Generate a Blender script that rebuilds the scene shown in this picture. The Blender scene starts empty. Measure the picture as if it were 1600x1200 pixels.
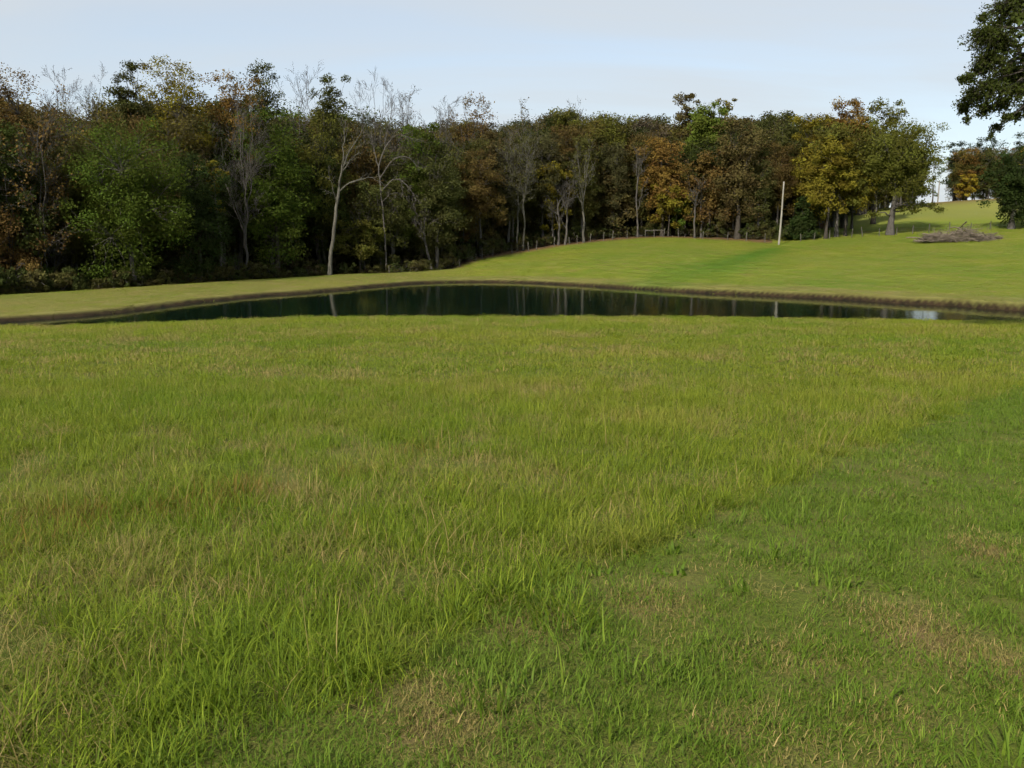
import bpy, math, random
import numpy as np
from mathutils import Vector

SC = bpy.context.scene
COL = SC.collection
R = math.radians
rng = np.random.default_rng(11)
random.seed(11)

# ------------------------------------------------------------------ camera
F_PX, EYE = 1333.0, 1.6                      # focal length in pixels of a 1600 px wide frame
PITCH = R(10.08)
cam_d = bpy.data.cameras.new('camera')
cam_d.sensor_width = 36.0
cam_d.lens = 36.0 * F_PX / 1600.0
cam_d.clip_start, cam_d.clip_end = 0.05, 6000
cam = bpy.data.objects.new('camera', cam_d)
COL.objects.link(cam)
cam.location = (0, 0, EYE)
cam.rotation_euler = (math.pi / 2 - PITCH, 0, 0)
SC.camera = cam

# ------------------------------------------------------------------ world, sun, exposure
SUN_EL = R(37)
sun_vec = Vector((-0.52, -0.854, 0)).normalized() * math.cos(SUN_EL) + Vector((0, 0, math.sin(SUN_EL)))
world = bpy.data.worlds.new('World')
SC.world = world
world.use_nodes = True
wn, wl = world.node_tree.nodes, world.node_tree.links
wn.clear()
sky = wn.new('ShaderNodeTexSky')
sky.sky_type = 'NISHITA'
sky.sun_disc = False
sky.sun_elevation = SUN_EL
sky.sun_rotation = math.atan2(sun_vec.x, sun_vec.y)
sky.air_density, sky.dust_density, sky.ozone_density = 1.0, 0.8, 1.5
tc = wn.new('ShaderNodeTexCoord')
sep = wn.new('ShaderNodeSeparateXYZ')
wl.new(tc.outputs['Generated'], sep.inputs[0])
addz = wn.new('ShaderNodeMath'); addz.operation = 'ADD'; addz.inputs[1].default_value = 0.22
absz = wn.new('ShaderNodeMath'); absz.operation = 'ABSOLUTE'
wl.new(sep.outputs['Z'], absz.inputs[0]); wl.new(absz.outputs[0], addz.inputs[0])
dx = wn.new('ShaderNodeMath'); dx.operation = 'DIVIDE'
dy = wn.new('ShaderNodeMath'); dy.operation = 'DIVIDE'
wl.new(sep.outputs['X'], dx.inputs[0]); wl.new(addz.outputs[0], dx.inputs[1])
wl.new(sep.outputs['Y'], dy.inputs[0]); wl.new(addz.outputs[0], dy.inputs[1])
comb = wn.new('ShaderNodeCombineXYZ')
wl.new(dx.outputs[0], comb.inputs[0]); wl.new(dy.outputs[0], comb.inputs[1])
mp = wn.new('ShaderNodeMapping')
mp.inputs['Rotation'].default_value = (0, 0, R(12))
mp.inputs['Scale'].default_value = (0.45, 1.5, 1)
wl.new(comb.outputs[0], mp.inputs[0])
cn = wn.new('ShaderNodeTexNoise')
cn.inputs['Scale'].default_value = 1.3
cn.inputs['Detail'].default_value = 7
cn.inputs['Roughness'].default_value = 0.55
cn.inputs['Distortion'].default_value = 0.4
wl.new(mp.outputs[0], cn.inputs['Vector'])
cr = wn.new('ShaderNodeMapRange')
cr.inputs[1].default_value, cr.inputs[2].default_value = 0.36, 0.72
cr.inputs[3].default_value, cr.inputs[4].default_value = 0.60, 1.0
wl.new(cn.outputs[0], cr.inputs[0])
mix = wn.new('ShaderNodeMix'); mix.data_type = 'RGBA'
wl.new(cr.outputs[0], mix.inputs[0])
wl.new(sky.outputs[0], mix.inputs[6])
mix.inputs[7].default_value = (3.62, 3.88, 4.08, 1)      # thin veil of high cloud, in the sky's own units
bg = wn.new('ShaderNodeBackground')
bg.inputs[1].default_value = 0.10
wl.new(mix.outputs[2], bg.inputs[0])
wo = wn.new('ShaderNodeOutputWorld')
wl.new(bg.outputs[0], wo.inputs[0])

sd = bpy.data.lights.new('sun', 'SUN')
sd.energy, sd.angle, sd.color = 3.4, R(1.0), (1.0, 0.93, 0.80)
sun = bpy.data.objects.new('sun', sd)
COL.objects.link(sun)
sun.location = sun_vec * 200
sun.rotation_euler = sun_vec.to_track_quat('Z', 'Y').to_euler()

SC.view_settings.view_transform = 'Standard'
SC.view_settings.look = 'None'
SC.view_settings.exposure = 0.9
SC.view_settings.gamma = 1.0
SC.view_settings.use_curve_mapping = False
SC.cycles.max_bounces = 4
SC.cycles.diffuse_bounces = 2
SC.cycles.transmission_bounces = 3
SC.cycles.transparent_max_bounces = 4
SC.cycles.caustics_reflective = SC.cycles.caustics_refractive = False
SC.cycles.use_adaptive_sampling = True
SC.cycles.adaptive_threshold = 0.035
SC.cycles.adaptive_min_samples = 12


# ------------------------------------------------------------------ helpers
def ray(px, row):
    a, b = (px - 800) / F_PX, (600 - row) / F_PX
    c, s = math.cos(PITCH), math.sin(PITCH)
    return np.array([a, c + b * s, -s + b * c])


def at_y(px, row, y):
    d = ray(px, row)
    return np.array([0, 0, EYE]) + d * (y / d[1])


def at_z(px, row, z):
    d = ray(px, row)
    return np.array([0, 0, EYE]) + d * ((z - EYE) / d[2])


def smooth(a, b, v):
    t = np.clip((v - a) / (b - a), 0, 1)
    return t * t * (3 - 2 * t)


def vnoise(x, y, scale, seed=0):
    x, y = np.asarray(x, float) / scale + 1000, np.asarray(y, float) / scale + 1000
    xi, yi = np.floor(x).astype(np.int64), np.floor(y).astype(np.int64)
    fx, fy = x - xi, y - yi
    fx, fy = fx * fx * (3 - 2 * fx), fy * fy * (3 - 2 * fy)

    def h(i, j):
        n = (i * 374761393 + j * 668265263 + seed * 974711) & 0x7fffffff
        n = ((n ^ (n >> 13)) * 1274126177) & 0x7fffffff
        return ((n ^ (n >> 16)) & 0xffff) / 65535.0
    return (h(xi, yi) * (1 - fx) * (1 - fy) + h(xi + 1, yi) * fx * (1 - fy)
            + h(xi, yi + 1) * (1 - fx) * fy + h(xi + 1, yi + 1) * fx * fy)


def fbm(x, y, scale, seed=0):
    return (vnoise(x, y, scale, seed) * .5 + vnoise(x, y, scale * .5, seed + 1) * .3
            + vnoise(x, y, scale * .25, seed + 2) * .2)


def mesh_np(name, V, Q, attrs=None, mats=(), midx=None, smooth_shade=False):
    me = bpy.data.meshes.new(name)
    V = np.ascontiguousarray(V, dtype=np.float32)
    Q = np.ascontiguousarray(Q, dtype=np.int32)
    k = Q.shape[1]
    me.vertices.add(len(V)); me.vertices.foreach_set('co', V.ravel())
    me.loops.add(Q.size); me.loops.foreach_set('vertex_index', Q.ravel())
    me.polygons.add(len(Q))
    me.polygons.foreach_set('loop_start', np.arange(0, Q.size, k, dtype=np.int32))
    if midx is not None:
        me.polygons.foreach_set('material_index', np.ascontiguousarray(midx, dtype=np.int32))
    if smooth_shade:
        me.polygons.foreach_set('use_smooth', np.ones(len(Q), dtype=bool))
    for m in mats:
        me.materials.append(m)
    for nm, arr in (attrs or {}).items():
        a = me.attributes.new(nm, 'FLOAT', 'POINT')
        a.data.foreach_set('value', np.ascontiguousarray(arr, dtype=np.float32))
    me.update(calc_edges=True)
    return me


def obj(name, me, parent=None):
    o = bpy.data.objects.new(name, me)
    COL.objects.link(o)
    if parent is not None:
        o.parent = parent
    return o


def tag(o, label, cat, group=None, kind=None):
    o['label'] = label
    o['category'] = cat
    if group:
        o['group'] = group
    if kind:
        o['kind'] = kind
    return o


def empty(name, loc):
    o = bpy.data.objects.new(name, None)
    o.empty_display_size = 0.3
    COL.objects.link(o)
    o.location = loc
    return o


# ------------------------------------------------------------------ materials
def new_mat(name):
    m = bpy.data.materials.new(name)
    m.use_nodes = True
    nt = m.node_tree
    nt.nodes.clear()
    out = nt.nodes.new('ShaderNodeOutputMaterial')
    return m, nt, nt.nodes, nt.links, out


def noise_node(nt, scale, detail=3, rough=.55, vec=None):
    n = nt.nodes.new('ShaderNodeTexNoise')
    n.inputs['Scale'].default_value = scale
    n.inputs['Detail'].default_value = detail
    n.inputs['Roughness'].default_value = rough
    if vec is not None:
        nt.links.new(vec, n.inputs['Vector'])
    return n.outputs[0]


def maprange(nt, sock, a, b, c=0., d=1.):
    n = nt.nodes.new('ShaderNodeMapRange')
    for i, v in enumerate((a, b, c, d)):
        n.inputs[i + 1].default_value = v
    nt.links.new(sock, n.inputs[0])
    return n.outputs[0]


def mixc(nt, fac, a, b, mode='MIX'):
    n = nt.nodes.new('ShaderNodeMix'); n.data_type = 'RGBA'; n.blend_type = mode
    for i, v in ((0, fac), (6, a), (7, b)):
        if isinstance(v, (int, float)):
            n.inputs[i].default_value = v
        elif isinstance(v, tuple):
            n.inputs[i].default_value = v + (1,)
        else:
            nt.links.new(v, n.inputs[i])
    return n.outputs[2]


def attr(nt, name):
    n = nt.nodes.new('ShaderNodeAttribute')
    n.attribute_name = name
    return n.outputs['Fac']


def bump(nt, h, strength, dist=0.1):
    n = nt.nodes.new('ShaderNodeBump')
    n.inputs['Strength'].default_value = strength
    n.inputs['Distance'].default_value = dist
    nt.links.new(h, n.inputs['Height'])
    return n.outputs[0]


def principled(nt, col, rough=.8, spec=.3, nrm=None):
    p = nt.nodes.new('ShaderNodeBsdfPrincipled')
    if isinstance(col, tuple):
        p.inputs['Base Color'].default_value = col + (1,)
    else:
        nt.links.new(col, p.inputs['Base Color'])
    p.inputs['Roughness'].default_value = rough
    p.inputs['Specular IOR Level'].default_value = spec
    if nrm is not None:
        nt.links.new(nrm, p.inputs['Normal'])
    return p


G_GREEN, G_YEL, G_DRY, G_RED = (.130, .192, .013), (.200, .222, .021), (.28, .24, .066), (.18, .095, .03)


def grass_tone(nt):
    """patchy meadow colour from world position, shared by soil sheet and blades"""
    g = nt.nodes.new('ShaderNodeNewGeometry')
    pos = g.outputs['Position']
    n1 = noise_node(nt, .07, 4, .6, pos)
    n2 = noise_node(nt, .55, 4, .6, pos)
    c = mixc(nt, maprange(nt, n1, .36, .62), G_GREEN, G_YEL)
    c = mixc(nt, maprange(nt, n2, .50, .75, 0, .4), c, G_DRY)
    return c, pos


def make_ground():
    m, nt, N, L, out = new_mat('field_grass')
    c, pos = grass_tone(nt)
    fine = noise_node(nt, 5.0, 5, .7, pos)
    c = mixc(nt, maprange(nt, fine, .35, .65, 0, .5), c, (.092, .112, .014))
    med = noise_node(nt, 1.1, 5, .7, pos)
    c = mixc(nt, maprange(nt, med, .38, .66, 0, .22), c, (.185, .175, .045))
    mpf = nt.nodes.new('ShaderNodeMapping'); mpf.inputs['Scale'].default_value = (.42, .085, 1)
    mpf.inputs['Rotation'].default_value = (0, 0, R(-14))
    nt.links.new(pos, mpf.inputs[0])
    stk = noise_node(nt, 1.0, 5, .65, mpf.outputs[0])
    c = mixc(nt, maprange(nt, stk, .40, .62, 0, .22), c, (.105, .135, .02))
    big = noise_node(nt, .045, 3, .6, pos)
    c = mixc(nt, maprange(nt, big, .45, .65, 0, .5), c, (.105, .15, .022))
    dry = attr(nt, 'dry')
    c = mixc(nt, dry, c, (.18, .16, .052))
    lush = attr(nt, 'lush')
    c = mixc(nt, lush, c, (.07, .15, .012))
    n3 = noise_node(nt, 1.3, 5, .65, pos)
    lit = mixc(nt, maprange(nt, n3, .35, .65), (.075, .045, .022), (.15, .09, .04))
    c = mixc(nt, attr(nt, 'litter'), c, lit)
    mud = mixc(nt, maprange(nt, n3, .35, .65), (.012, .009, .005), (.036, .023, .012))
    c = mixc(nt, attr(nt, 'mud'), c, mud)
    soil = mixc(nt, maprange(nt, n3, .4, .7), (.095, .12, .018), (.16, .135, .045))
    fib = noise_node(nt, 75.0, 4, .8, pos)
    soil = mixc(nt, maprange(nt, fib, .38, .62), mixc(nt, .6, soil, (.03, .032, .01)), soil)
    c = mixc(nt, attr(nt, 'thatch'), c, soil)
    c = mixc(nt, attr(nt, 'bare'), c, mixc(nt, maprange(nt, fib, .38, .62), (.10, .062, .03), (.24, .165, .085)))
    hb = noise_node(nt, 3.5, 6, .75, pos)
    p = principled(nt, c, .95, .1, bump(nt, hb, .5, .15))
    L.new(p.outputs[0], out.inputs[0])
    return m


def make_blade(name, kind):
    m, nt, N, L, out = new_mat(name)
    c, pos = grass_tone(nt)
    t = attr(nt, 'tone')
    if kind == 'short':
        c = mixc(nt, .75, c, (.112, .182, .020))
    if kind == 'dry':
        c = mixc(nt, .8, c, (.28, .215, .085))
    if kind == 'red':
        c = mixc(nt, .7, c, (.21, .105, .035))
    if kind == 'reed':
        c = mixc(nt, .88, c, (.040, .028, .011))
    r = N.new('ShaderNodeValToRGB')
    L.new(t, r.inputs[0])
    e = r.color_ramp.elements
    e[0].position, e[0].color = 0, (.66, .76, .6, 1)
    e[1].position, e[1].color = 1, (1.75, 1.55, 1.9, 1)
    e2 = r.color_ramp.elements.new(.6); e2.color = (1.0, 1.02, .95, 1)
    e3 = r.color_ramp.elements.new(.88); e3.color = (1.3, 1.22, 1.2, 1)
    c = mixc(nt, 1.0, c, r.outputs[0], 'MULTIPLY')
    p = principled(nt, c, .6, .15)
    tr = N.new('ShaderNodeBsdfTranslucent')
    L.new(c, tr.inputs[0])
    ms = N.new('ShaderNodeMixShader'); ms.inputs[0].default_value = .38
    L.new(p.outputs[0], ms.inputs[1]); L.new(tr.outputs[0], ms.inputs[2])
    L.new(ms.outputs[0], out.inputs[0])
    return m


def leaf_common(nt, N, L, out, base):
    t = attr(nt, 'tone')
    hs = N.new('ShaderNodeHueSaturation')
    L.new(base, hs.inputs['Color'])
    L.new(maprange(nt, t, 0, 1, .485, .522), hs.inputs['Hue'])
    L.new(maprange(nt, t, 0, 1, .66, 1.7), hs.inputs['Value'])
    p = principled(nt, hs.outputs[0], .75, .08)
    tr = N.new('ShaderNodeBsdfTranslucent')
    L.new(hs.outputs[0], tr.inputs[0])
    ms = N.new('ShaderNodeMixShader'); ms.inputs[0].default_value = .30
    L.new(p.outputs[0], ms.inputs[1]); L.new(tr.outputs[0], ms.inputs[2])
    L.new(ms.outputs[0], out.inputs[0])


def make_leaf():
    m, nt, N, L, out = new_mat('leaf')
    oi = N.new('ShaderNodeObjectInfo')
    leaf_common(nt, N, L, out, oi.outputs['Color'])
    return m


def make_woods_leaf(name, cols):
    m, nt, N, L, out = new_mat(name)
    oi = N.new('ShaderNodeObjectInfo')
    r = N.new('ShaderNodeValToRGB')
    r.color_ramp.interpolation = 'CONSTANT'
    e = r.color_ramp.elements
    while len(e) < len(cols):
        e.new(.5)
    for i, c in enumerate(cols):
        e[i].position = i / len(cols)
    for i, c in enumerate(cols):
        e[i].color = c + (1,)
    L.new(oi.outputs['Random'], r.inputs[0])
    leaf_common(nt, N, L, out, r.outputs[0])
    return m


def make_bark(name, dark, pale):
    m, nt, N, L, out = new_mat(name)
    tcn = N.new('ShaderNodeTexCoord')
    mpn = N.new('ShaderNodeMapping'); mpn.inputs['Scale'].default_value = (3, 3, .6)
    L.new(tcn.outputs['Object'], mpn.inputs[0])
    n = noise_node(nt, 2.2, 6, .7, mpn.outputs[0])
    c = mixc(nt, maprange(nt, n, .35, .68), dark, pale)
    p = principled(nt, c, .9, .15, bump(nt, n, .6, .05))
    L.new(p.outputs[0], out.inputs[0])
    return m


def make_water():
    m, nt, N, L, out = new_mat('pond_water')
    g = N.new('ShaderNodeNewGeometry')
    mpn = N.new('ShaderNodeMapping'); mpn.inputs['Scale'].default_value = (1, .6, 1)
    L.new(g.outputs['Position'], mpn.inputs[0])
    n = noise_node(nt, 2.2, 3, .5, mpn.outputs[0])
    p = principled(nt, (.004, .011, .006), .06, .5, bump(nt, n, .16, .05))
    p.inputs['IOR'].default_value = 1.33
    L.new(p.outputs[0], out.inputs[0])
    return m


M_GROUND = make_ground()
M_TALL, M_SHORT = make_blade('tall_blade', 'tall'), make_blade('short_blade', 'short')
M_DRY, M_RED, M_REED = make_blade('dry_blade', 'dry'), make_blade('red_blade', 'red'), make_blade('reed_blade', 'reed')
M_LEAF = make_leaf()
M_WLEAF = make_woods_leaf('woods_leaf', [(.034, .042, .010), (.060, .058, .015), (.068, .054, .018), (.042, .053, .011), (.062, .052, .020),
                                         (.088, .072, .016), (.032, .038, .010), (.060, .056, .022), (.084, .058, .018), (.052, .054, .015)])
M_ULEAF = make_woods_leaf('undergrowth_leaf', [(.040, .048, .012), (.060, .058, .016), (.055, .044, .020), (.046, .054, .014), (.070, .062, .020)])
M_BARK = make_bark('bark', (.026, .022, .017), (.075, .064, .052))
M_PALE = make_bark('pale_bark', (.05, .047, .037), (.135, .127, .105))
M_GREY = make_bark('grey_bark', (.045, .04, .035), (.115, .105, .092))
M_POST = make_bark('post_wood', (.055, .05, .042), (.15, .137, .115))
M_POLE = make_bark('pole_wood', (.19, .175, .145), (.31, .29, .25))
M_BRUSH = make_bark('brush_wood', (.08, .062, .048), (.24, .20, .155))
M_WATER = make_water()


def make_wire():
    m, nt, N, L, out = new_mat('fence_wire')
    n = noise_node(nt, 30, 2)
    c = mixc(nt, n, (.10, .085, .07), (.20, .19, .18))
    p = principled(nt, c, .5, .5)
    p.inputs['Metallic'].default_value = .7
    L.new(p.outputs[0], out.inputs[0])
    return m


M_WIRE = make_wire()

# ------------------------------------------------------------------ terrain
WZ = -3.4                                                   # pond level
far = [(55, 500), (110, 496), (250, 482), (400, 464), (560, 452), (630, 444.5), (700, 441), (800, 441.5), (900, 446), (1000, 453),
       (1100, 459), (1200, 463), (1300, 469), (1400, 474), (1500, 480), (1600, 487), (1720, 498)]
poly = [at_z(a, b, WZ)[:2] for a, b in far]
poly += [np.array(q) for q in ((40, 47.5), (36, 44.2), (27, 43.2), (14, 46.0), (0, 47.2), (-12, 46.6), (-20, 44.5), (-27, 43.4), (-31.5, 44.5))]
for _ in range(2):                                          # round the corners of the shore
    q = []
    for i in range(len(poly)):
        a, b = poly[i], poly[(i + 1) % len(poly)]
        q += [a * .75 + b * .25, a * .25 + b * .75]
    poly = q
POND = np.array(poly)


def pond_sd(x, y):
    """signed distance to the shore, positive on land"""
    x, y = np.asarray(x, float), np.asarray(y, float)
    res = np.full(x.shape, 40.0)
    m = (x > -60) & (x < 70) & (y > 20) & (y < 115)
    if m.any():
        res[m] = pond_sd_near(x[m], y[m])
    return res


def pond_sd_near(x, y):
    x = x + 1.1 * (vnoise(x, y, 3.6, 5) - .5) + .35 * (vnoise(x, y, .9, 6) - .5)
    y = y + 1.1 * (vnoise(x, y, 3.6, 7) - .5) + .35 * (vnoise(x, y, .9, 8) - .5)
    best = np.full(x.shape, 1e9)
    ins = np.zeros(x.shape, bool)
    for i in range(len(POND)):
        a, b = POND[i], POND[(i + 1) % len(POND)]
        e = b - a
        t = np.clip(((x - a[0]) * e[0] + (y - a[1]) * e[1]) / (e @ e), 0, 1)
        best = np.minimum(best, np.hypot(x - a[0] - t * e[0], y - a[1] - t * e[1]))
        cond = (a[1] > y) != (b[1] > y)
        with np.errstate(divide='ignore', invalid='ignore'):
            ins ^= cond & (x < (b[0] - a[0]) * (y - a[1]) / (b[1] - a[1] + 1e-12) + a[0])
    return np.where(ins, -best, best)


EDGE_PX = [600, 650, 700, 750, 800, 860, 900, 1000, 1040, 1150, 1220, 1250, 1290, 1390, 1450, 1600]
EDGE_Y = [97, 100, 108, 116, 124, 130, 134, 140, 140, 134, 127, 128, 129, 130, 130, 128]
EDGE_ROW = [427, 424, 412, 403, 396, 386, 380, 371, 370, 375, 380, 377, 373, 367, 363, 355]
DAM = [at_z(a, b, -2.9) for a, b in ((-120, 470), (0, 462), (200, 450), (400, 437), (550, 428.5), (640, 425.5))]

cp = []
for yy in (-40, -15, 0, 8, 16, 24, 32, 40):
    for xx in (-70, -35, -12, 12, 35, 70):
        cp.append((xx, yy, -.0625 * yy if yy > 0 else -.02 * yy))
for xx, yy, zz in ((-28, 41, -2.98), (-15, 43.5, -2.93), (0, 45.5, -2.9), (14, 44, -2.83), (28, 41, -2.72), (45, 43, -2.8)):
    cp.append((xx, yy, zz))
for (a, b), top in zip(far, (491, 488, 474, 459, 447, 441, 438, 437.5, 441, 446, 452, 456, 461, 463.5, 466, 468, 475)):
    p = at_z(a, b, WZ)
    lift = .30 if a < 800 else .30 + .22 * (a - 800) / 800
    cp.append((p[0], p[1], WZ + lift))
for d in DAM:
    cp.append(tuple(d))
for d in DAM[:5]:
    cp.append((d[0] - 25, d[1] + 12, -2.8)); cp.append((d[0] - 60, d[1] + 30, -2.2))
for a, b, yy in zip(EDGE_PX[2:], EDGE_ROW[2:], EDGE_Y[2:]):
    cp.append(tuple(at_y(a, b, yy)))
cp.append(tuple(at_y(1185, 398, 104))); cp.append(tuple(at_y(1140, 418, 88)))
cp.append(tuple(at_y(1500, 377, 116))); cp.append(tuple(at_y(1000, 400, 108)))
cp.append(tuple(at_y(1600, 420, 80)))
for a, b, yy in ((1440, 318, 196), (1540, 312, 205), (1640, 309, 205), (1340, 336, 180), (1290, 357, 152), (1400, 342, 160),
                 (1500, 338, 160), (1600, 335, 160), (1200, 372, 165), (1000, 366, 180), (1200, 360, 230), (1540, 325, 260), (1440, 326, 250)):
    cp.append(tuple(at_y(a, b, yy)))
for xx, yy, zz in ((-120, 40, -2), (-140, 150, 0), (-60, 190, 1), (0, 230, 3), (110, 90, 2), (130, 160, 9), (120, 30, -2)):
    cp.append((xx, yy, zz))
CP = np.array(cp)


def tps_fit(P, lam=2.0):
    n = len(P)
    d2 = ((P[:, None, :2] - P[None, :, :2]) ** 2).sum(-1)
    K = .5 * d2 * np.log(d2 + 1e-9)
    A = np.zeros((n + 3, n + 3))
    A[:n, :n] = K + lam * np.eye(n)
    A[:n, n] = 1; A[:n, n + 1:] = P[:, :2]
    A[n, :n] = 1; A[n + 1:, :n] = P[:, :2].T
    return np.linalg.solve(A, np.concatenate([P[:, 2], np.zeros(3)]))


TPS = tps_fit(CP)


def dam_out(x, y):
    """distance outward past the outer edge of the dam crest"""
    out = np.full(np.shape(x), -50.0)
    best = np.full(np.shape(x), 1e9)
    for i in range(len(DAM) - 1):
        a, b = DAM[i][:2], DAM[i + 1][:2]
        e = b - a
        ln = math.hypot(*e)
        t = np.clip(((x - a[0]) * e[0] + (y - a[1]) * e[1]) / (ln * ln), 0, 1)
        dd = np.hypot(x - a[0] - t * e[0], y - a[1] - t * e[1])
        side = np.sign((y - a[1]) * e[0] - (x - a[0]) * e[1])
        near = dd < best
        best = np.where(near, dd, best)
        out = np.where(near, dd * side, out)
    return out


def macro(x, y):
    x, y = np.asarray(x, float), np.asarray(y, float)
    z = TPS[-3] + TPS[-2] * x + TPS[-1] * y
    for i in range(len(CP)):
        d2 = (x - CP[i, 0]) ** 2 + (y - CP[i, 1]) ** 2
        z = z + TPS[i] * .5 * d2 * np.log(d2 + 1e-9)
    r = np.hypot(x, y)
    k = smooth(235, 380, r)
    back = smooth(30, -30, y)
    far_z = 6 * (1 - back)
    k = np.maximum(k, smooth(20, 60, -y))
    k = np.maximum(k, smooth(90, 170, np.abs(x) - .12 * np.abs(y)) * .9)
    z = z * (1 - k) + far_z * k
    s = dam_out(x, y)
    fade = smooth(-2, -14, x) * smooth(250, 170, y) * smooth(-140, -110, x)
    z = z - 2.0 * smooth(.3, 7, s) * fade
    return z


def ground_z(x, y):
    x, y = np.asarray(x, float), np.asarray(y, float)
    z = macro(x, y)
    s = pond_sd(x, y)
    bank = smooth(-.15, .95, s)
    near_side = smooth(49, 46, y)
    bank = np.where(near_side > .5, smooth(-.2, 1.3, s), bank)
    z = np.where(s > 0, (WZ - .12) * (1 - bank) + z * bank, WZ - .12 - np.minimum(1.6, -s * .35))
    r = np.hypot(x, y)
    z = z + .09 * (fbm(x, y, 10.0, 21) - .5) * smooth(1.5, 5, np.abs(s)) * (s > 0)
    return z


def gz(x, y):
    return float(ground_z(np.array([x]), np.array([y]))[0])


def axis(parts):
    a = []
    for lo, hi, st in parts:
        a.append(np.arange(lo, hi, st))
    return np.concatenate(a + [np.array([parts[-1][1]])])


gx = axis([(-3000, -400, 260), (-400, -140, 20), (-140, -52, 3), (-52, -42, 1), (-42, -4, .32), (-4, 6, .16), (6, 46, .32), (46, 66, .8), (66, 140, 3), (140, 400, 20), (400, 3000, 260)])
gy = axis([(-3000, -200, 280), (-200, -20, 15), (-20, 0, 2), (0, 2, .5), (2, 6, .16), (6, 36, .4), (36, 96, .32), (96, 98, .8), (98, 160, 1.0), (160, 300, 4), (300, 600, 25), (600, 3000, 240)])
GX, GY = np.meshgrid(gx, gy)
fx, fy = GX.ravel(), GY.ravel()
fz = ground_z(fx, fy)
fs = pond_sd(fx, fy)
nx, ny = len(gx), len(gy)
ii = (np.arange(ny - 1)[:, None] * nx + np.arange(nx - 1)[None, :]).ravel()
FQ = np.stack([ii, ii + 1, ii + 1 + nx, ii + nx], 1)


def edge_depth(x, y):
    """metres behind the front edge of the woods (positive inside)"""
    x, y = np.asarray(x, float), np.asarray(y, float)
    px = 800 + F_PX * x / np.maximum(y, 1) * 1.0
    ey = np.interp(px, EDGE_PX, EDGE_Y)
    d = y - ey
    s = dam_out(x, y)
    d = np.where(px < 655, s - 3.0, d)
    d = np.where((y < 30), -50, d)
    d = np.where(px > 1240, np.minimum(d, 0) - 5 + 0 * d, d)
    ridge = smooth(1240, 1340, px) * 62
    d2 = y - (ey + 12 + ridge)
    return np.where((px > 1200), d2, d)


px_f = 800 + F_PX * fx / np.maximum(fy, 1)
litter = smooth(-4.5, 1.0, edge_depth(fx, fy) + 2.5 * (fbm(fx, fy, 5, 31) - .5))
ridge_brown = smooth(178, 194, fy) * smooth(1380, 1440, px_f) * (fy > 150)
litter = np.maximum(litter, ridge_brown * .8)
farside = (fy > 48) | (fx < -30)
strip = smooth(5.0, 3.0, fs + 1.2 * (fbm(fx, fy, 4, 33) - .5)) * (fs > 0) * farside * .8
dam_m = smooth(2, -3, fx) * smooth(.5, -1, dam_out(fx, fy)) * (fs > 0) * smooth(115, 100, fy) * farside
dam_m = dam_m * smooth(-5, -15, fx + (fy - 60) * -.05)
dry = np.clip(np.maximum(np.maximum(strip, .45 * smooth(140, 165, fy) * smooth(1250, 1350, px_f)), dam_m * (.45 + .5 * fbm(fx, fy, 7, 35))), 0, 1)
def swale(px, y):
    """damp green dip that runs from the pole down towards the pond"""
    c = np.interp(y, [70, 78, 88, 98, 108, 116], [960, 1040, 1110, 1160, 1186, 1205])
    w = np.interp(y, [70, 88, 100, 116], [120, 70, 34, 20])
    return np.exp(-((px - c) / w) ** 2) * smooth(66, 76, y) * smooth(122, 112, y) * np.interp(y, [70, 85, 100], [.45, .6, 1.0])


lush = swale(px_f, fy) * (fy > 50)
mud = smooth(.85, .45, fs) * farside + smooth(1.0, .3, fs) * (~farside)
dead_spots = []
for a, b, r in ((1440, 980, 75), (680, 1140, 70), (1545, 835, 40), (1000, 925, 40), (1595, 1045, 45), (560, 1010, 35), (1180, 1150, 40), (1260, 1020, 28), (820, 960, 30), (640, 1080, 45), (1410, 1150, 25)):
    q = at_z(a, b, -.16)
    dead_spots.append((q[0], q[1], r * q[1] / F_PX * 1.1))
bare_m = np.zeros(len(fx))
for a, b, r in dead_spots:
    bare_m = np.maximum(bare_m, np.exp(-(((fx - a) / (r * .8)) ** 2 + ((fy - b) / (r * 1.0)) ** 2)))
thatch = (smooth(46, 30, fy) * .92) * (fy > -20) * smooth(1, 3, fs)
ground = obj('field', mesh_np('field', np.stack([fx, fy, fz], 1), FQ,
                              dict(dry=dry, litter=litter, lush=np.clip(lush, 0, 1), mud=np.clip(mud, 0, 1), thatch=thatch, bare=bare_m),
                              [M_GROUND], smooth_shade=True))
tag(ground, 'rolling green meadow sloping to the pond and up the far hillside', 'ground', kind='structure')

# pond water, a sheet a little larger than the basin so that the bank cuts its edge
wv = np.array([(-40, 38, WZ), (60, 38, WZ), (60, 96, WZ), (-40, 96, WZ)], float)
wx, wy = np.meshgrid(np.linspace(-42, 56, 99), np.linspace(40, 96, 57))
wx, wy = wx.ravel(), wy.ravel()
ok = pond_sd(wx, wy) < 2.2
wi = (np.arange(56)[:, None] * 99 + np.arange(98)[None, :]).ravel()
WQ = np.stack([wi, wi + 1, wi + 100, wi + 99], 1)
WQ = WQ[ok[WQ].any(1)]
used, inv = np.unique(WQ, return_inverse=True)
water = obj('pond_water', mesh_np('pond_water', np.stack([wx, wy, np.full_like(wx, WZ)], 1)[used], inv.reshape(WQ.shape), None, [M_WATER]))
tag(water, 'still dark green pond water between the meadow and the dam', 'pond', kind='structure')


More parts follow.
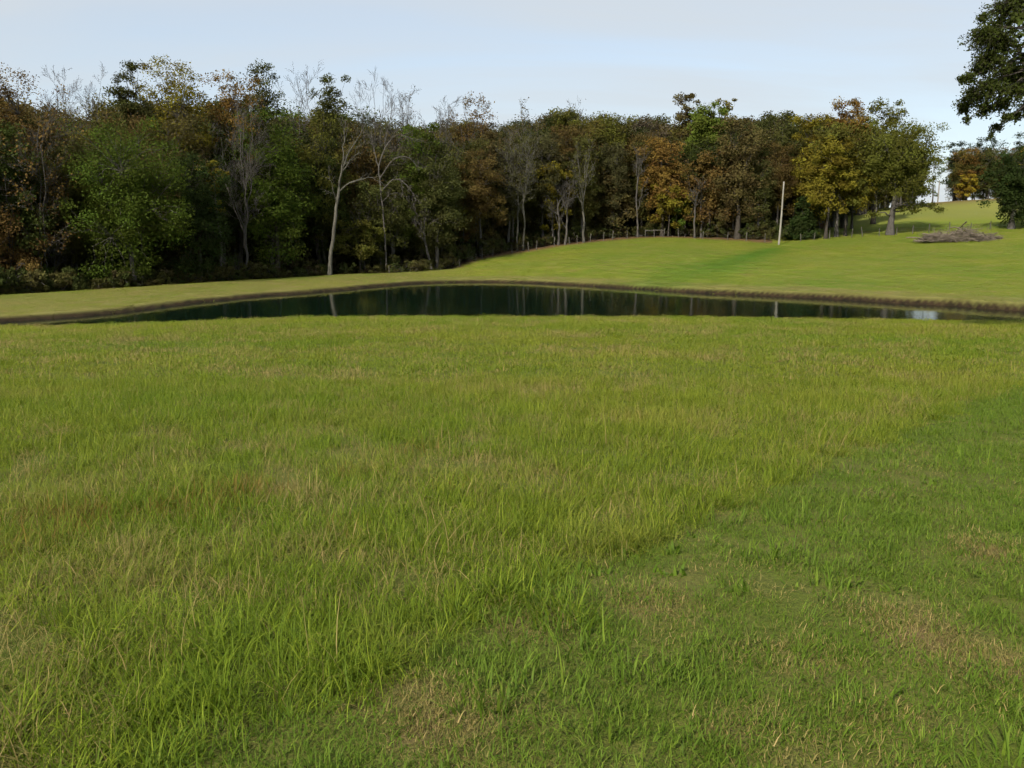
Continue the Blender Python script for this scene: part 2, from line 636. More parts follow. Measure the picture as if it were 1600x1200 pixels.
# ------------------------------------------------------------------ tree building
class Geo:
    def __init__(s):
        s.V, s.Q, s.T, s.n = [], [], [], 0

    def add(s, V, Q, T):
        s.V.append(V); s.Q.append(Q + s.n); s.T.append(T); s.n += len(V)

    def tube(s, P, rad, k, tone=.5):
        P = np.asarray(P, float); rad = np.asarray(rad, float)
        t = np.gradient(P, axis=0)
        t /= np.linalg.norm(t, axis=1)[:, None] + 1e-9
        ref = np.array([0.31, 0.95, 0.05]) if abs(t[0, 2]) > .7 else np.array([0.1, 0.15, 1.0])
        a = np.cross(t, ref); a /= np.linalg.norm(a, axis=1)[:, None] + 1e-9
        b = np.cross(t, a)
        ang = np.arange(k) * 2 * math.pi / k
        V = P[:, None, :] + rad[:, None, None] * (np.cos(ang)[None, :, None] * a[:, None, :] + np.sin(ang)[None, :, None] * b[:, None, :])
        n = len(P)
        i = np.arange(n - 1)[:, None] * k
        j = np.arange(k)[None, :]
        j2 = (j + 1) % k
        Q = np.stack([i + j, i + j2, i + k + j2, i + k + j], -1).reshape(-1, 4)
        s.add(V.reshape(-1, 3), Q, np.full(n * k, tone))

    def leaves(s, C, size, outw, tone, g):
        n = len(C)
        nrm = g.normal(size=(n, 3)) + outw * .9 + np.array([0, 0, .5])
        nrm /= np.linalg.norm(nrm, axis=1)[:, None]
        u = np.cross(nrm, g.normal(size=(n, 3))); u /= np.linalg.norm(u, axis=1)[:, None] + 1e-9
        v = np.cross(nrm, u)
        sz = size * g.uniform(.65, 1.35, n)[:, None]
        V = np.stack([C - u * sz * .62, C + v * sz * .36 - u * sz * .08, C + u * sz * .62, C - v * sz * .36 - u * sz * .08], 1).reshape(-1, 3)
        s.add(V, np.arange(4 * n).reshape(-1, 4), np.repeat(tone, 4))

    def arrays(s):
        return np.concatenate(s.V), np.concatenate(s.Q), np.concatenate(s.T)


def curve_pts(a, b, n, sag, g, wob=.05):
    a, b = np.asarray(a, float), np.asarray(b, float)
    t = np.linspace(0, 1, n)[:, None]
    ln = np.linalg.norm(b - a)
    P = a + (b - a) * t + np.array([0, 0, sag]) * ln * (t * (1 - t)) * 4
    P[1:-1] += g.normal(size=(n - 2, 3)) * wob * ln
    return P


def leafy(seed, H, hw, z0, cx=0., cy=0., lean=0., n_cl=80, per=85, leaf=.26, shape='round', rtrunk=None, trunks=1, flat=.7, spread=1.0, dens_in=.5):
    """trunk Geo and crown Geo of a broad-leaved tree; crown ellipsoid from z0 to H with half width hw"""
    g = np.random.default_rng(seed)
    T, K = Geo(), Geo()
    rt = rtrunk or H * .016
    zc, rz = (z0 + H) / 2, (H - z0) / 2
    # cluster centres through the crown
    d = g.normal(size=(n_cl, 3)); d /= ((np.abs(d) ** 2.8).sum(1) ** (1 / 2.8))[:, None]
    rr = g.uniform(0, 1, n_cl) ** dens_in
    lob = 1 + .20 * np.sin(3 * np.arctan2(d[:, 1], d[:, 0]) + g.uniform(0, 6)) + .16 * g.normal(size=n_cl)
    rad = rr * np.clip(lob, .55, 1.25)
    h = d[:, 2] * rad
    if shape == 'cone':
        hh = g.uniform(0, 1, n_cl) ** 1.4
        ww = (1 - hh) ** .8 * g.uniform(.5, 1.0, n_cl) + .05
        th = g.uniform(0, 2 * math.pi, n_cl)
        C = np.stack([cx + hw * ww * np.cos(th), cy + hw * ww * np.sin(th), z0 + hh * (H - z0) * .96], 1)
    else:
        top = 1.0
        taper = np.where(h > 0, 1.0, 1.0 - .25 * h * 0)
        C = np.stack([cx + hw * d[:, 0] * rad * .86 * taper, cy + hw * d[:, 1] * rad * .86 * taper, zc + rz * .88 * h], 1)
    C[:, 2] = np.clip(C[:, 2], z0, H - .3)
    rc = spread * (hw * .22 + rz * .06) * g.uniform(.6, 1.25, n_cl)
    if shape == 'cone':
        rc = rc * .9
    zt_ = np.sort(C[:, 2] + rc * flat * .8)[-4]
    C[:, 2] = np.minimum(z0 + (C[:, 2] - z0) * (H - z0) / max(zt_ - z0, .5), H - rc * flat * .6)
    ex = np.percentile(np.hypot(C[:, 0] - cx, C[:, 1] - cy) + rc * .7, 93)
    C[:, :2] = np.array([cx, cy]) + (C[:, :2] - np.array([cx, cy])) * hw / ex
    # skeleton
    base = []
    for k in range(trunks):
        off = np.array([0, 0, 0]) if trunks == 1 else np.array([(k - (trunks - 1) / 2) * rt * 4.2, g.normal() * rt, 0])
        topz = H * .86 if trunks == 1 else H * (.86 - .06 * k)
        n = 9
        t = np.linspace(0, 1, n)
        P = np.stack([off[0] + cx * t ** 1.5 + lean * t * H * .1, off[1] + cy * t ** 1.5, t * topz], 1)
        P[2:, :2] += np.cumsum(g.normal(size=(n - 2, 2)) * H * .008, 0)
        rads = rt * (1 - t * .9) * (1 + .55 * np.exp(-t * 26))
        P[0, 2] = -.3
        T.tube(P, rads, 8)
        base.append((P, rads))
    nh = max(6, n_cl // 9)
    hubs = C[g.choice(n_cl, nh, replace=False)] * .62 + np.array([cx, cy, zc - rz * .2]) * .38
    for q in hubs:
        P, rads = base[g.integers(len(base))]
        zt = np.clip(q[2] - np.hypot(q[0] - cx, q[1] - cy) * g.uniform(.5, .95), z0 * .75 + .3, H * .8)
        i = np.interp(zt, P[:, 2], np.arange(len(P)))
        st = np.array([np.interp(i, np.arange(len(P)), P[:, c]) for c in range(3)])
        r0 = np.interp(i, np.arange(len(P)), rads) * .55
        B = curve_pts(st, q, 5, .05, g, .05)
        T.tube(B, np.linspace(max(r0, .03), .035, 5), 5)
    tone_c = g.uniform(0, 1, n_cl)
    for c in range(n_cl):
        dd = np.linalg.norm(hubs - C[c], axis=1)
        q = hubs[int(np.argmin(dd))]
        B = curve_pts(q, C[c], 4, .03, g, .07)
        T.tube(B, np.linspace(.035, .012, 4), 3)
    N = n_cl * per
    ci = np.repeat(np.arange(n_cl), per)
    off = g.normal(size=(N, 3)); off /= np.linalg.norm(off, axis=1)[:, None]
    off *= (g.uniform(0, 1, N) ** .6)[:, None] * rc[ci][:, None]
    off[:, 2] *= flat
    LC = C[ci] + off
    outw = LC - np.array([cx, cy, zc - rz * .3]); outw /= np.linalg.norm(outw, axis=1)[:, None] + 1e-9
    tone = np.clip(.7 * tone_c[ci] + .3 * g.uniform(0, 1, N), 0, 1)
    K.leaves(LC, leaf, outw, tone, g)
    return T, K


def bare(seed, H, hw, fork=.35, levels=4, n_kids=(7, 6, 6), twig=True, lean=0., droop=0., rt=None, leaf_n=0, leaf=.2, upright=.55, main=1, paths=None):
    """bare branching tree, optionally a sparse scatter of leaves on its twigs"""
    g = np.random.default_rng(seed)
    T, K = Geo(), Geo()
    rt = rt or H * .0082
    pts = []

    def seg(P, r0, r1, lev):
        n = len(P)
        t = np.linspace(0, 1, n)
        rr = r0 + (r1 - r0) * t
        if lev == 0:
            rr = rr * (1 + .45 * np.exp(-t * 14))
        T.tube(P, np.maximum(rr, .010), (8, 6, 4, 3, 3)[lev])

    def grow(p, d, ln, r, lev):
        n = {1: 8, 2: 6, 3: 4, 4: 3}[lev]
        P = [np.array(p, float)]
        dd = np.array(d, float)
        for i in range(n - 1):
            dd = dd + g.normal(size=3) * .12
            dd[2] += .08 * upright - droop * (lev - 1) * .13
            dd /= np.linalg.norm(dd)
            P.append(P[-1] + dd * ln / (n - 1))
        P = np.array(P)
        seg(P, r, r * .2, lev)
        kids(P, r, ln, lev)

    def kids(P, r, ln, lev):
        n = len(P)
        if lev >= levels - 1:
            pts.extend(P[1:])
            return
        k = n_kids[min(lev, len(n_kids) - 1)]
        for c in range(k):
            f = .18 + .82 * (c + g.uniform(0, 1)) / k
            i = min(f, .999) * (n - 1)
            i0 = int(i)
            q = P[i0] + (P[i0 + 1] - P[i0]) * (i - i0)
            tang = P[i0 + 1] - P[i0]; tang /= np.linalg.norm(tang)
            side = np.cross(tang, g.normal(size=3)); side /= np.linalg.norm(side) + 1e-9
            an = g.uniform(.35, .85)
            nd = tang * math.cos(an) + side * math.sin(an)
            grow(q, nd, ln * g.uniform(.34, .60) * (1.05 - .35 * f), max(r * (1 - .8 * f) * .5, .010), lev + 1)

    for P, r0, r1, lev in paths or ():
        seg(P, r0, r1, min(lev, 1))
        if lev:
            kids(P, r0, float(np.linalg.norm(P[-1] - P[0])) * .6, lev)
    for m in range(0 if paths else main):
        off = 0 if main == 1 else (m - (main - 1) / 2) * rt * 5
        zf = H * fork * (1 if m == 0 else .9)
        n = 9
        t = np.linspace(0, 1, n)
        P = np.stack([off + lean * zf * t + off * .5 * t, 0 * t, -.3 + (zf + .3) * t], 1)
        P[2:, :2] += np.cumsum(g.normal(size=(n - 2, 2)) * H * .006, 0)
        seg(P, rt, rt * .66, 0)
        nl = max(4, n_kids[0] // 2)
        for c in range(nl):
            i0 = n - 1 if c < 3 else g.integers(int(n * .55), n - 1)
            q = P[i0]
            th = 2 * math.pi * (c + g.uniform(-.3, .3)) / nl
            rad = hw * (g.uniform(.15, .6) if c < 3 else g.uniform(.6, 1.0))
            end = np.array([lean * H * .8 + rad * math.cos(th), rad * math.sin(th), H * (g.uniform(.88, 1.0) if c < 3 else g.uniform(.62, .85))])
            if droop:
                end[2] = q[2] + (end[2] - q[2]) * (1 - .55 * droop)
                end[:2] *= 1 + .5 * droop
            B = curve_pts(q, end, 8, -.06 if not droop else .12, g, .018)
            r0 = rt * .5 * g.uniform(.6, 1)
            seg(B, r0, .02, 1)
            kids(B, r0, float(np.linalg.norm(end - q)) * .62, 1)
    zmax = max(v[:, 2].max() for v in T.V)
    f = (H + 0.3) / (zmax + 0.3)
    for v in T.V:
        v[:, 2] = np.where(v[:, 2] > 0, v[:, 2] * f, v[:, 2])
    for q in pts:
        q[2] *= f
    if leaf_n:
        A = np.array(pts)
        C = A[g.integers(len(A), size=leaf_n)] + g.normal(size=(leaf_n, 3)) * .22
        K.leaves(C, leaf, np.zeros((leaf_n, 3)), g.uniform(0, 1, leaf_n), g)
    return T, K


def geo_obj(name, G, mat, parent, smooth_shade=False):
    V, Q, t = G.arrays()
    return obj(name, mesh_np(name, V, Q, dict(tone=t), [mat], smooth_shade=smooth_shade), parent)


def near_y(px, y):
    return y * .92 if px < 700 else y


def place_tree(name, label, px, y, T, K, bark, color, cat='tree', group=None):
    x = at_y(px, 375, y)[0]
    root = empty(name, (x, y, gz(x, y)))
    tag(root, label, cat, group)
    geo_obj('trunk', T, bark, root, True)
    if K is not None and K.n:
        c = geo_obj('crown', K, M_LEAF, root)
        c.color = color + (1,)
    return root


def dims(px, y, top, hwpx, bot):
    x = at_y(px, 375, y)[0]
    zb = gz(x, y)
    s = y / F_PX * 1.01
    return at_y(px, top, y)[2] - zb, hwpx * s, max(.6, at_y(px, bot, y)[2] - zb)


COLR = dict(dk=(.024, .036, .008), green=(.056, .078, .010), bright=(.076, .095, .013), olive=(.082, .080, .014),
            yol=(.130, .106, .013), yellow=(.19, .138, .015), orange=(.145, .086, .021), rust=(.108, .066, .020),
            brown=(.078, .060, .021), grey=(.085, .068, .042), dolive=(.050, .053, .013), pine=(.024, .036, .014))

# front-row and skyline trees, each one seen in the photograph:
# (label, px, distance, top row, half width px, crown bottom row, colour, options)
LEAFY = [
    ('rust brown tree with airy crown at the far left edge', 18, 82, 102, 62, 330, 'rust', dict(n_cl=85, per=60)),
    ('dull brown tree behind the pale bare one, far left', 95, 88, 165, 55, 400, 'brown', dict(n_cl=70, per=60)),
    ('low orange brown tree at the foot of the woods, far left edge', 12, 76, 330, 70, 450, 'rust', dict(n_cl=50, per=70)),
    ('broad bright olive green tree, roundest crown at the left end of the dam', 205, 82, 188, 92, 430, 'green', dict(n_cl=170, per=85)),
    ('low yellow green tree beside the broad green one, on its left', 108, 84, 250, 45, 430, 'olive', dict(n_cl=60, per=70)),
    ('dark olive tree with ragged split top on the left skyline', 218, 100, 97, 34, 260, 'dolive', dict(n_cl=40, per=60)),
    ('tall golden olive tree, highest leafy crown on the left skyline', 290, 98, 92, 52, 330, 'yol', dict(n_cl=75, per=75, spread=.9)),
    ('dark green tree right of the broad bright one', 310, 88, 240, 55, 435, 'dk', dict(n_cl=90, per=80)),
    ('orange topped tree behind the pale limbed bare tree', 372, 102, 113, 50, 290, 'orange', dict(n_cl=45, per=50)),
    ('small yellow tree glowing against the dark woods left of centre', 340, 92, 252, 22, 335, 'yol', dict(n_cl=18, per=70)),
    ('grey green rounded tree on the skyline left of the bare pair', 418, 108, 97, 40, 300, 'dolive', dict(n_cl=60, per=75)),
    ('large dark green tree reaching the ground right of the pale limbed bare tree', 432, 100, 170, 60, 435, 'green', dict(n_cl=120, per=70)),
    ('dark green upright tree on the skyline between bare trees', 522, 122, 117, 34, 300, 'dolive', dict(n_cl=55, per=75)),
    ('olive tree with brownish top behind the slender pale trunk', 500, 112, 180, 60, 420, 'olive', dict(n_cl=90, per=70)),
    ('olive green low tree hanging over the dam beside the slender pale trunk', 560, 109, 345, 42, 408, 'olive', dict(n_cl=45, per=90)),
    ('olive brown tree with drooping twigs right of the slender pale trunk', 592, 113, 285, 52, 420, 'dolive', dict(n_cl=70, per=80)),
    ('deep green rounded tree at mid height behind the drooping bare limbs', 658, 120, 195, 36, 400, 'green', dict(n_cl=60, per=80)),
    ('rust brown tree with yellow low leaves left of the twin trunks', 712, 126, 250, 42, 395, 'rust', dict(n_cl=65, per=65)),
    ('small yellow green sapling at the woods edge above the fence start', 722, 123, 305, 22, 380, 'yol', dict(n_cl=18, per=80)),
    ('brown olive tree left of the twin pale trunks', 772, 131, 205, 42, 385, 'brown', dict(n_cl=70, per=60)),
    ('olive green rounded tree on the skyline above the pair of grey trunks', 876, 148, 170, 34, 330, 'olive', dict(n_cl=60, per=80)),
    ('yellow green leafy tree right of the twin pale trunks', 864, 134, 255, 30, 370, 'yol', dict(n_cl=35, per=70)),
    ('broad olive tree with domed top at the middle of the woods', 957, 150, 178, 48, 350, 'olive', dict(n_cl=95, per=75)),
    ('dark brown green tree low at the middle of the woods', 955, 143, 268, 42, 368, 'brown', dict(n_cl=60, per=60)),
    ('dull purple brown tree left of the orange one, upper middle', 1008, 156, 187, 36, 330, 'grey', dict(n_cl=50, per=65)),
    ('orange yellow tree with yellow green low boughs above the wooden brace', 1034, 142, 215, 40, 345, 'orange', dict(n_cl=65, per=75)),
    ('yellow green young tree beside the wooden brace', 1044, 141, 288, 34, 352, 'yol', dict(n_cl=32, per=70)),
    ('tall dark tree with thin see-through top, highest in the middle skyline', 1066, 162, 146, 24, 250, 'brown', dict(n_cl=34, per=55)),
    ('bright green tree, the greenest crown on the middle skyline', 1098, 146, 164, 36, 250, 'bright', dict(n_cl=65, per=90)),
    ('fresh green low tree on the woods edge right of the wooden brace', 1070, 141, 315, 24, 356, 'green', dict(n_cl=25, per=80)),
    ('pale yellow sparse top behind the bright green tree', 1122, 166, 155, 22, 260, 'yol', dict(n_cl=20, per=45)),
    ('rust brown tree with leaning trunk left of the thick pale trunk', 1107, 139, 232, 44, 350, 'rust', dict(n_cl=75, per=70)),
    ('tall reddish brown tree with thick pale trunk base', 1152, 136, 182, 48, 345, 'brown', dict(n_cl=105, per=70, rtrunk=.42)),
    ('dark green tree with rounded top behind the utility pole', 1212, 142, 174, 38, 350, 'dolive', dict(n_cl=90, per=75)),
    ('brown green tree right of the tall reddish brown one', 1185, 138, 225, 36, 350, 'brown', dict(n_cl=60, per=70)),
    ('yellow olive tree, leftmost of three with dark trunks by the fence', 1290, 129, 215, 42, 335, 'yol', dict(n_cl=95, per=85)),
    ('olive gold tree, middle one of three with dark trunks by the fence', 1306, 131, 192, 46, 322, 'olive', dict(n_cl=95, per=80)),
    ('yellow gold tree, rightmost of three with dark trunks by the fence', 1320, 132, 235, 42, 328, 'yol', dict(n_cl=75, per=80)),
    ('olive tree with sunlit yellow side right of the utility pole', 1262, 136, 180, 36, 350, 'yol', dict(n_cl=75, per=80)),
    ('orange topped tall tree on the skyline above the three trunks', 1316, 146, 154, 32, 270, 'orange', dict(n_cl=50, per=75)),
    ('tall olive tree with thin rusty top behind the lone oak', 1362, 150, 156, 40, 300, 'olive', dict(n_cl=70, per=70)),
]
for i, (lab, px, y, top, hwp, bot, col, kw) in enumerate(LEAFY):
    y = near_y(px, y)
    H, hw, z0 = dims(px, y, top, hwp, bot)
    kw = dict(kw)
    kw['n_cl'] = int(kw['n_cl'] * 1.45)
    kw['per'] = int(kw.get('per', 80) * (1.9 if y < 95 else 1.55))
    T, K = leafy(100 + i, H, hw, z0, leaf=.0019 * y, **kw)
    place_tree('broadleaf_tree', lab, px, y, T, K, M_BARK if i % 3 else M_GREY, COLR[col], group='trees of the woods edge')

# the lone oak on the hillside
y = 130
H, hw, z0 = dims(1390, y, 186, 68, 330)
T, K = leafy(777, H, hw, z0 + 1.2, cx=.25, n_cl=300, per=120, leaf=.21, rtrunk=.5, spread=.8)
x = at_y(1390, 375, y)[0]
g = np.random.default_rng(5)
for (ppx, prow, pr) in ((1440, 318, 9), (1425, 322, 9), (1455, 322, 8), (1365, 335, 9), (1445, 300, 9), (1410, 326, 8), (1468, 328, 6), (1430, 330, 5)):
    q = at_y(ppx, prow, y - 1.0) - np.array([x, y, gz(x, y)])
    st = np.array([0, 0, q[2] * .8 + .6])
    T.tube(curve_pts(st, q, 6, .08, g, .04), np.linspace(.14, .02, 6), 5)
    n = 130
    C = q + g.normal(size=(n, 3)) * pr * y / F_PX * np.array([.65, .65, .35])
    K.leaves(C, .26, np.zeros((n, 3)), g.uniform(0, 1, n), g)
place_tree('oak_tree', 'lone spreading oak with olive green crown on the hillside fence', 1390, y, T, K, M_GREY, (.082, .084, .014))

# bare and thinly leaved trees
BARE = [
    ('pale bare tree with wide limbs in front of the rust woods, far left', 66, 79, 130, 62, M_GREY, None, dict(fork=.30, levels=5, n_kids=(12, 9, 8, 4), leaf_n=2500, leaf=.18), 'rust'),
    ('faint bare twiggy tree on the skyline at far left', 112, 104, 100, 26, M_GREY, None, dict(fork=.5, levels=5, n_kids=(10, 9, 7, 5), upright=1.), None),
    ('thin bare tree standing clear of the left skyline gap', 160, 104, 92, 27, M_GREY, None, dict(fork=.52, levels=5, n_kids=(10, 9, 7, 5), upright=1.), None),
    ('bare tree with pale crooked limbs in front of the orange top', 382, 95, 128, 50, M_GREY, None, dict(fork=.38, levels=5, n_kids=(12, 9, 8, 4)), None),
    ('bare twiggy tree, leftmost of two above the olive woods', 482, 126, 92, 32, M_GREY, None, dict(fork=.5, levels=5, n_kids=(11, 9, 7, 5), upright=1.), None),
    ('tall bare tree, rightmost of two above the olive woods', 598, 126, 106, 34, M_GREY, None, dict(fork=.45, levels=5, n_kids=(11, 9, 7, 5), upright=1.), None),
    ('thin rosy grey tree beside the tall bare one on the skyline', 636, 128, 130, 24, M_GREY, None, dict(fork=.5, levels=5, n_kids=(10, 9, 7, 5), leaf_n=500, leaf=.16, upright=1.), 'grey'),
    ('bare tree behind the drooping limbs, left of the russet skyline tree', 694, 130, 146, 30, M_GREY, None, dict(fork=.5, levels=5, n_kids=(10, 9, 7, 5), upright=1.), None),
    ('thinly leaved russet tree standing above the skyline left of centre', 745, 138, 142, 34, M_GREY, None, dict(fork=.5, levels=5, n_kids=(11, 9, 7, 5), leaf_n=2200, leaf=.24), 'rust'),
    ('thinly leaved dark tree on the skyline above the twin trunks', 828, 146, 155, 32, M_GREY, None, dict(fork=.5, levels=5, n_kids=(10, 9, 7, 5), leaf_n=1600, leaf=.24), 'brown'),
    ('narrow bare tree spiking above the skyline right of the twin trunks', 896, 150, 149, 20, M_GREY, None, dict(fork=.5, levels=5, n_kids=(9, 9, 6, 5), leaf_n=500, upright=1.), 'grey'),
    ('twin pale trunks with a grey leafless crown at the woods edge', 813, 127.5, 192, 44, M_PALE, None, dict(fork=.50, levels=5, n_kids=(10, 9, 7, 5), main=2, rt=.16, leaf_n=500), 'olive'),
    ('third pale trunk just left of the twin trunks', 802, 129, 215, 26, M_GREY, None, dict(fork=.6, levels=5, n_kids=(9, 8, 7, 4), rt=.2), None),
    ('grey tree with drooping bare twigs and paired trunks', 878, 132.5, 262, 30, M_GREY, None, dict(fork=.45, levels=5, n_kids=(10, 9, 7, 5), droop=.55, main=2, rt=.19), None),
    ('slim pale forking trunk right of the drooping grey tree', 912, 134.5, 215, 38, M_PALE, None, dict(fork=.42, levels=5, n_kids=(9, 8, 7, 4), rt=.19, leaf_n=500), 'olive'),
    ('thin straight trunk left of the wooden brace', 996, 141, 225, 18, M_GREY, None, dict(fork=.6, levels=5, n_kids=(9, 8, 7, 4), rt=.16), None),
    ('short leaning pale trunk at the start of the fence', 676, 117, 300, 22, M_GREY, None, dict(fork=.5, levels=5, n_kids=(9, 8, 7, 4), lean=-.2, rt=.2), None),
    ('grey bare tree in the thicket above the fence start', 728, 128, 205, 40, M_GREY, None, dict(fork=.35, levels=5, n_kids=(11, 9, 7, 5)), None),
    ('pale barked trunk, left of three at the woods edge right of the brace', 1085, 137.5, 262, 24, M_GREY, None, dict(fork=.55, levels=5, n_kids=(9, 8, 7, 4), rt=.16, leaf_n=500), 'rust'),
    ('pale barked trunk, middle of three at the woods edge right of the brace', 1095, 139, 275, 20, M_GREY, None, dict(fork=.55, levels=5, n_kids=(9, 8, 7, 4), rt=.17, leaf_n=400), 'brown'),
    ('bare tree with pale limbs low at the far left, beside the dam', 84, 83, 345, 55, M_GREY, None, dict(fork=.35, levels=5, n_kids=(9, 8, 7, 4), droop=.35, rt=.12), None),
    ('grey trunk among leaves under the drooping silvery limbs', 612, 116, 300, 20, M_GREY, None, dict(fork=.6, levels=5, n_kids=(9, 8, 7, 4), rt=.2), None),
    ('grey trunk left of the short leaning one', 566, 112, 310, 20, M_GREY, None, dict(fork=.6, levels=5, n_kids=(9, 8, 7, 4), rt=.2), None),
]
for i, (lab, px, y, top, hwp, bk, _, kw, col) in enumerate(BARE):
    y = near_y(px, y) * (.945 if bk is M_PALE and px in (515, 622, 676) else .97 if bk is M_PALE and px < 700 else 1)
    H, hw, _z = dims(px, y, top, hwp, 300)
    T, K = bare(400 + i, H, hw, **kw)
    place_tree('bare_tree', lab, px, y, T, K, bk, COLR[col or 'grey'], group='bare trees of the woods')

def shaped_tree(label, px, y, lines, seed, bark=M_PALE, **kw):
    """bare tree whose trunk and limbs follow the given sight points, spread in depth"""
    x = at_y(px, 375, y)[0]
    zb = gz(x, y)
    org = np.array([x, y, zb])
    gg = np.random.default_rng(seed)
    paths, top = [], 0
    for pts_, r0, r1, lev in lines:
        dep = 0 if lev == 0 else gg.uniform(-2.2, 1.2)
        n = len(pts_)
        A = np.array([at_y(a, b, y + dep * k / max(n - 1, 1)) - org for k, (a, b) in enumerate(pts_)])
        t = np.linspace(0, n - 1, 12)
        B = np.stack([np.interp(t, np.arange(n), A[:, c]) for c in range(3)], 1)
        B[1:-1] = (B[:-2] + 2 * B[1:-1] + B[2:]) / 4
        B[1:-1] += gg.normal(size=(10, 3)) * .05
        if lev == 0:
            B[0, 2] = -.3
        top = max(top, B[:, 2].max())
        paths.append((B, r0, r1, lev))
    T, K = bare(seed, top + 1.0, 3, paths=paths, **kw)
    return place_tree('bare_tree', label, px, y, T, K, bark, COLR['grey'], group='bare trees of the woods')


shaped_tree('slender pale trunk forking high, standing alone at the right end of the dam', 515, 93.5, [
    ([(515, 430), (519, 380), (525, 330), (530, 292)], .22, .15, 0),
    ([(530, 292), (535, 262), (545, 235), (560, 212), (572, 190)], .13, .03, 1),
    ([(530, 290), (536, 250), (537, 215), (540, 185)], .10, .03, 1),
    ([(533, 268), (546, 250), (560, 235), (566, 222)], .08, .02, 1),
    ([(530, 298), (545, 285), (565, 277), (585, 275), (598, 284)], .09, .02, 1),
    ([(527, 320), (518, 290), (512, 262)], .05, .015, 1),
], 811, levels=4, n_kids=(6, 7, 6), droop=.15)
shaped_tree('bare tree with long silvery limbs arching right over the woods edge', 604, 102, [
    ([(604, 425), (602, 380), (598, 330), (594, 290), (592, 262)], .10, .085, 0),
    ([(592, 262), (600, 235), (614, 216), (632, 212), (648, 222)], .10, .02, 1),
    ([(594, 280), (608, 258), (625, 245), (642, 250), (652, 262)], .09, .02, 1),
    ([(596, 300), (612, 282), (628, 282), (642, 298), (650, 316)], .08, .02, 1),
    ([(597, 318), (608, 306), (620, 302), (632, 306)], .05, .015, 1),
    ([(592, 262), (584, 235), (580, 210), (584, 190)], .08, .02, 1),
], 823, M_GREY, levels=5, n_kids=(6, 9, 6, 3), droop=.45)

# hillside trees at right
RIGHT = [
    ('dark pine at the left end of the ridge trees', 1484, 222, 222, 19, 308, 'pine', 'leafy', dict(n_cl=45, per=70)),
    ('dark rounded pine highest among the ridge trees', 1530, 226, 215, 27, 296, 'pine', 'leafy', dict(n_cl=50, per=70)),
    ('orange tree among the ridge trees at right', 1503, 214, 232, 28, 306, 'orange', 'leafy', dict(n_cl=55, per=75)),
    ('yellow low tree on the ridge below the orange one', 1505, 208, 272, 17, 306, 'yellow', 'leafy', dict(n_cl=28, per=75)),
    ('green tree on the ridge right of the orange one', 1538, 212, 234, 32, 308, 'dolive', 'leafy', dict(n_cl=65, per=75)),
    ('thin see-through tree at the edge of the sky gap', 1452, 206, 246, 18, 312, 'green', 'leafy', dict(n_cl=22, per=34)),
    ('russet tree at the right end of the ridge', 1568, 216, 230, 32, 308, 'rust', 'leafy', dict(n_cl=55, per=70)),
    ('dark green tree with short pale trunk at the right edge of the hillside', 1578, 127, 232, 42, 352, 'dk', 'leafy', dict(n_cl=120, per=90, rtrunk=.42)),
    ('yellow orange tree behind the dark green one at the right edge', 1606, 133, 214, 34, 330, 'yellow', 'leafy', dict(n_cl=70, per=80)),
    ('dark tree partly cut off by the right edge of the picture', 1622, 128, 228, 44, 345, 'dolive', 'leafy', dict(n_cl=80, per=80)),
    ('low round dark green cedar just right of the utility pole', 1252, 131, 308, 26, 372, 'dk', 'cone', dict(n_cl=70, per=80)),
    ('tall dark green tree behind the yellow orange one at the right edge', 1590, 150, 206, 26, 330, 'dk', 'leafy', dict(n_cl=60, per=80)),
]
for i, (lab, px, y, top, hwp, bot, col, kind, kw) in enumerate(RIGHT):
    H, hw, z0 = dims(px, y, top, hwp, bot)
    kw = dict(kw)
    if kind == 'cone':
        kw['shape'] = 'cone'
        z0 = .3
    kw['per'] = int(kw['per'] * 1.2)
    kw['n_cl'] = int(kw['n_cl'] * 1.4)
    T, K = leafy(600 + i, H, hw, z0, leaf=.18 + .0005 * y, **kw)
    place_tree('cedar_tree' if kind == 'cone' else 'hillside_tree', lab, px, y, T, K, M_GREY, COLR[col], group='hillside trees')

# the near tree whose boughs hang into the top right corner
NY = 30.0
g = np.random.default_rng(91)
nxx, nyy = 25.5, 31.0
nz = gz(nxx, nyy)
T, K = Geo(), Geo()
tp = np.array([(0, 0, -.3), (.05, 0, 1), (-.1, .1, 3), (-.2, 0, 5.5), (.1, -.1, 8), (.2, .1, 11), (.1, 0, 14.5)])
T.tube(tp, [.62, .46, .40, .36, .28, .18, .05], 12)
spots = [(1545, 52, 26), (1575, 30, 34), (1592, 75, 34), (1550, 92, 24), (1522, 148, 18), (1508, 165, 12), (1548, 135, 24), (1580, 112, 26),
         (1538, 168, 13), (1566, 160, 14), (1590, 140, 18), (1610, 165, 16), (1556, 198, 7), (1549, 210, 5), (1504, 124, 8), (1515, 120, 9), (1585, 5, 34),
         (1620, 30, 50), (1640, 90, 44), (1660, 140, 34), (1530, 105, 12), (1575, 182, 9), (1600, 120, 22), (1537, 28, 8), (1512, 186, 5), (1562, 60, 26), (1590, 180, 8)]
vis = []
for a, b, r in spots:
    yy = NY + g.uniform(-1.6, 1.6)
    vis.append((at_y(a, b, yy) - np.array([nxx, nyy, nz]), r * yy / F_PX))
hid = []
for _ in range(95):
    d = g.normal(size=3); d /= np.linalg.norm(d)
    q = np.array([0, 0, 10.6]) + d * np.array([7.6, 7.6, 4.8]) * g.uniform(.3, 1) ** .5
    w = q + np.array([nxx, nyy, nz])
    if w[0] < .64 * w[1] + .8:                        # keeps the other limbs on the trunk's own side of the boughs in view
        continue
    hid.append((q, g.uniform(.8, 1.4)))
